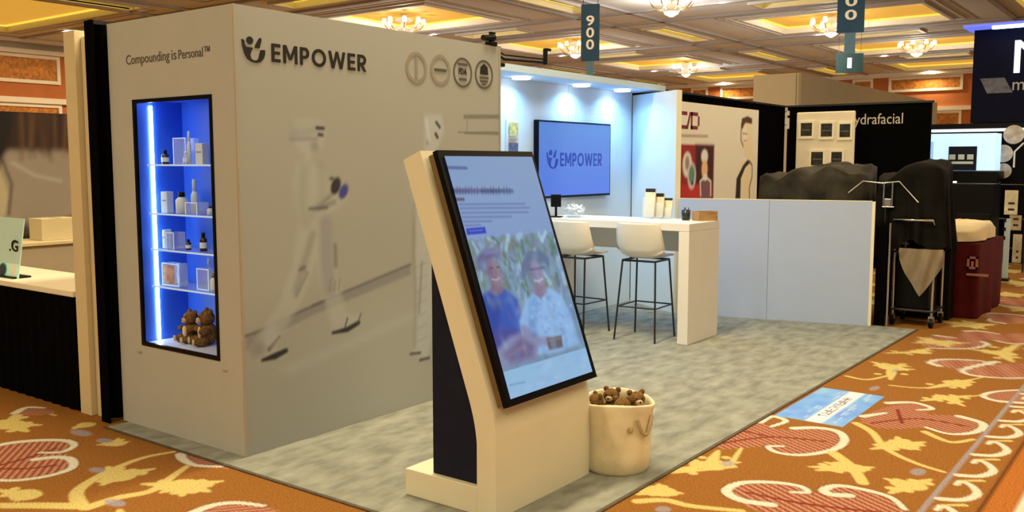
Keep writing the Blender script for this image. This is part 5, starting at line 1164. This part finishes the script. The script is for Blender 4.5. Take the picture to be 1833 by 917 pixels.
# black wall with round pictures, notices, upright banner, white floor
rp = thing('round_picture_wall', 'black display wall with round pale pictures at the right edge', 'display wall', (16.6, -2.5, 0))
rw0 = PX(1786, 250, 16.6)[1] + 2.5
MB().box(0, .08, 0, rw0, 0, 2.10).build('wall', mat('picture_wall_black', (.005, .005, .006), .8, noise=.2, nscale=3, spec=.05), rp)
for x_, y_, r_ in ((1815, 241, .15), (1796, 275, .14), (1796, 306, .12)):
    p_ = PX(x_, y_, 16.6); d_ = MB().tube([(-.012, p_[1] + 2.5, p_[2]), (-.001, p_[1] + 2.5, p_[2])], r_, 24).build('round_picture', mat('pale_round', (.55, .48, .40), .6, noise=.35, nscale=9), rp)
a_, b_ = PX(1815, 300, 16.6), PX(1833, 256, 16.6); MB().tube([(-.01, a_[1] + 2.5, a_[2]), (-.01, a_[1] + 2.5, a_[2] + .25), (-.01, b_[1] + 2.5, b_[2])], .015, 6).build('cord', M_white, rp)
for k, (xa, xb, ya_, yb_) in enumerate(((1797, 1823, 341, 384), (1806, 1829, 386, 412), (1811, 1830, 420, 470))):
    u0, u1 = PX(xa, yb_, 15.2), PX(xb, ya_, 15.2)
    n_ = thing('paper_notice', ['large cream notice sheet on the dark rack at the right edge', 'small brownish notice sheet below the large cream one', 'lowest narrow notice sheet beside the white upright banner'][k], 'notice', (15.2, u1[1], u0[2]), 0, 'notices at the right edge')
    MB().box(0, .01, 0, u0[1] - u1[1], 0, u1[2] - u0[2]).build('sheet', mat('notice_cream_%d' % k, [(.62, .56, .42), (.40, .32, .22), (.50, .44, .34)][k], .7, noise=.25, nscale=9), n_)
    for j in range(2): MB().box(-.002, -.0005, .04, u0[1] - u1[1] - .05, .06 + .09 * j, .09 + .09 * j).build('print_line', M_ink, n_)
rk = thing('notice_rack', 'dark metal rack carrying the cream notice sheets', 'rack', (15.23, PX(1826, 400, 15.2)[1], 0))
for y in (-.06, .30): MB().tube([(0, y, 0), (0, y, 1.32)], .012, 8).build('upright', M_darkmetal, rk)
for z in (.35, .78, 1.28): MB().tube([(0, -.06, z), (0, .30, z)], .010, 8).build('rail', M_darkmetal, rk)
u0, u1 = PX(1793, 498, 14.0), PX(1809, 392, 14.0)
ub = thing('upright_banner', 'narrow white upright banner right of the burgundy table', 'banner', (14.0, u1[1], 0))
MB().box(0, .02, 0, u0[1] - u1[1], .04, u1[2]).build('sheet', M_paper, ub); MB().cbox(-.06, .08, -.02, u0[1] - u1[1] + .02, .0, .04, .005).build('foot', M_darkmetal, ub)
for k in range(3): MB().box(-.003, -.0005, .08, u0[1] - u1[1] - .02, .80 - .12 * k, .85 - .12 * k).build('print_bar', M_ink, ub)
wf = thing('white_booth_floor', 'white booth floor covering beyond the burgundy table', 'carpet', (12.6, -4.0, 0)); MB().cbox(0, 5.2, 0, 5.62, .0005, .012, .004).build('pile', mat('white_pile', (.80, .78, .72), .9, noise=.05, nscale=4), wf)
# dark cabinet row behind the burgundy table
kb = thing('dark_cabinet', 'black open cabinet row behind the burgundy table', 'cabinet', (13.1, 2.16, 0))
MB().cbox(0.0, .5, 0, 1.3, 0, 1.33, .01).build('carcass', M_blackp, kb)
for k in range(3): MB().cbox(-.015, -.001, .03 + .42 * k, .42 + .42 * k, .10, .95, .004).build('door', mat('cabinet_door', (.008, .007, .007), .4, noise=.3, nscale=8, spec=.2), kb)
for k in range(3): MB().tube([(-.02, .38 + .42 * k, .55), (-.02, .38 + .42 * k, .85)], .008, 6).build('handle', M_chrome, kb)

# ------------------------------------------------------------------ hanging number banners
M_ban = mat('banner_blue', (.016, .07, .17), .7, noise=.15, nscale=3)
M_ban2 = mat('banner_teal', (.006, .035, .042), .7, noise=.2, nscale=3)
M_bw = mat('banner_white', (.92, .94, .95), .7, noise=.03)
def hang_banner(label, x, ytop, ybot, wpx, depth, digits, m, tail=None, wire_up=False):
    """sign hung on two wires from the ceiling; its face looks down the hall towards -X"""
    c = _C + _ray(x, ybot) * depth; tz = (_C + _ray(x, ytop) * depth)[2]
    w = wpx * depth / FPX / math.cos(R(14)); hgt = tz - c[2]
    t = thing('hanging_banner', label, 'sign', (c[0], c[1], c[2]), -R(90) + YAW - R(14) + R(90) - R(0), 'blue number banners hung from the ceiling')
    MB().box(0, .03, -w / 2, w / 2, 0, hgt).build('panel', m, t)
    for s_ in (-1, 1): MB().tube([(.015, s_ * w * .4, hgt), (.015, s_ * w * .4, CEIL - c[2] + (.13 if wire_up else 0))], .006, 6).build('wire', M_darkmetal, t)
    for ch_, yy in digits:
        zc = (_C + _ray(x, yy) * depth)[2] - c[2]; dw = w * (.44 if ch_ == '0' or ch_ == '9' else .16); dh = .014 * depth * .78
        lettering('digit', ch_, M_bw, t, (-.002, dw / 2, zc - dh / 2), .2, face=FACE_NX, width=dw, height=dh, bold=.004)
    if tail:
        zt = (_C + _ray(x, tail) * depth)[2] - c[2]; MB().box(.005, .025, -w * .2, w * .2, zt, -.001).build('tail_strip', mat('banner_strip', (.10, .22, .38), .6, noise=.1), t)
    return t
hang_banner('narrow blue hanging banner with a white column of numbers above the back wall', 1056, 9, 109, 32, 17.0, (('9', 38), ('0', 59), ('0', 80)), M_ban, 135)
hang_banner('wide blue hanging banner cut by the top edge', 1522, -60, 58, 45, 15.0, (('1', -28), ('0', 3), ('0', 27)), M_ban, 96)
hang_banner('small dark teal hanging sign below the wide blue banner', 1520, 96, 130, 45, 27.0, (('1', 113),), M_ban2, wire_up=True)
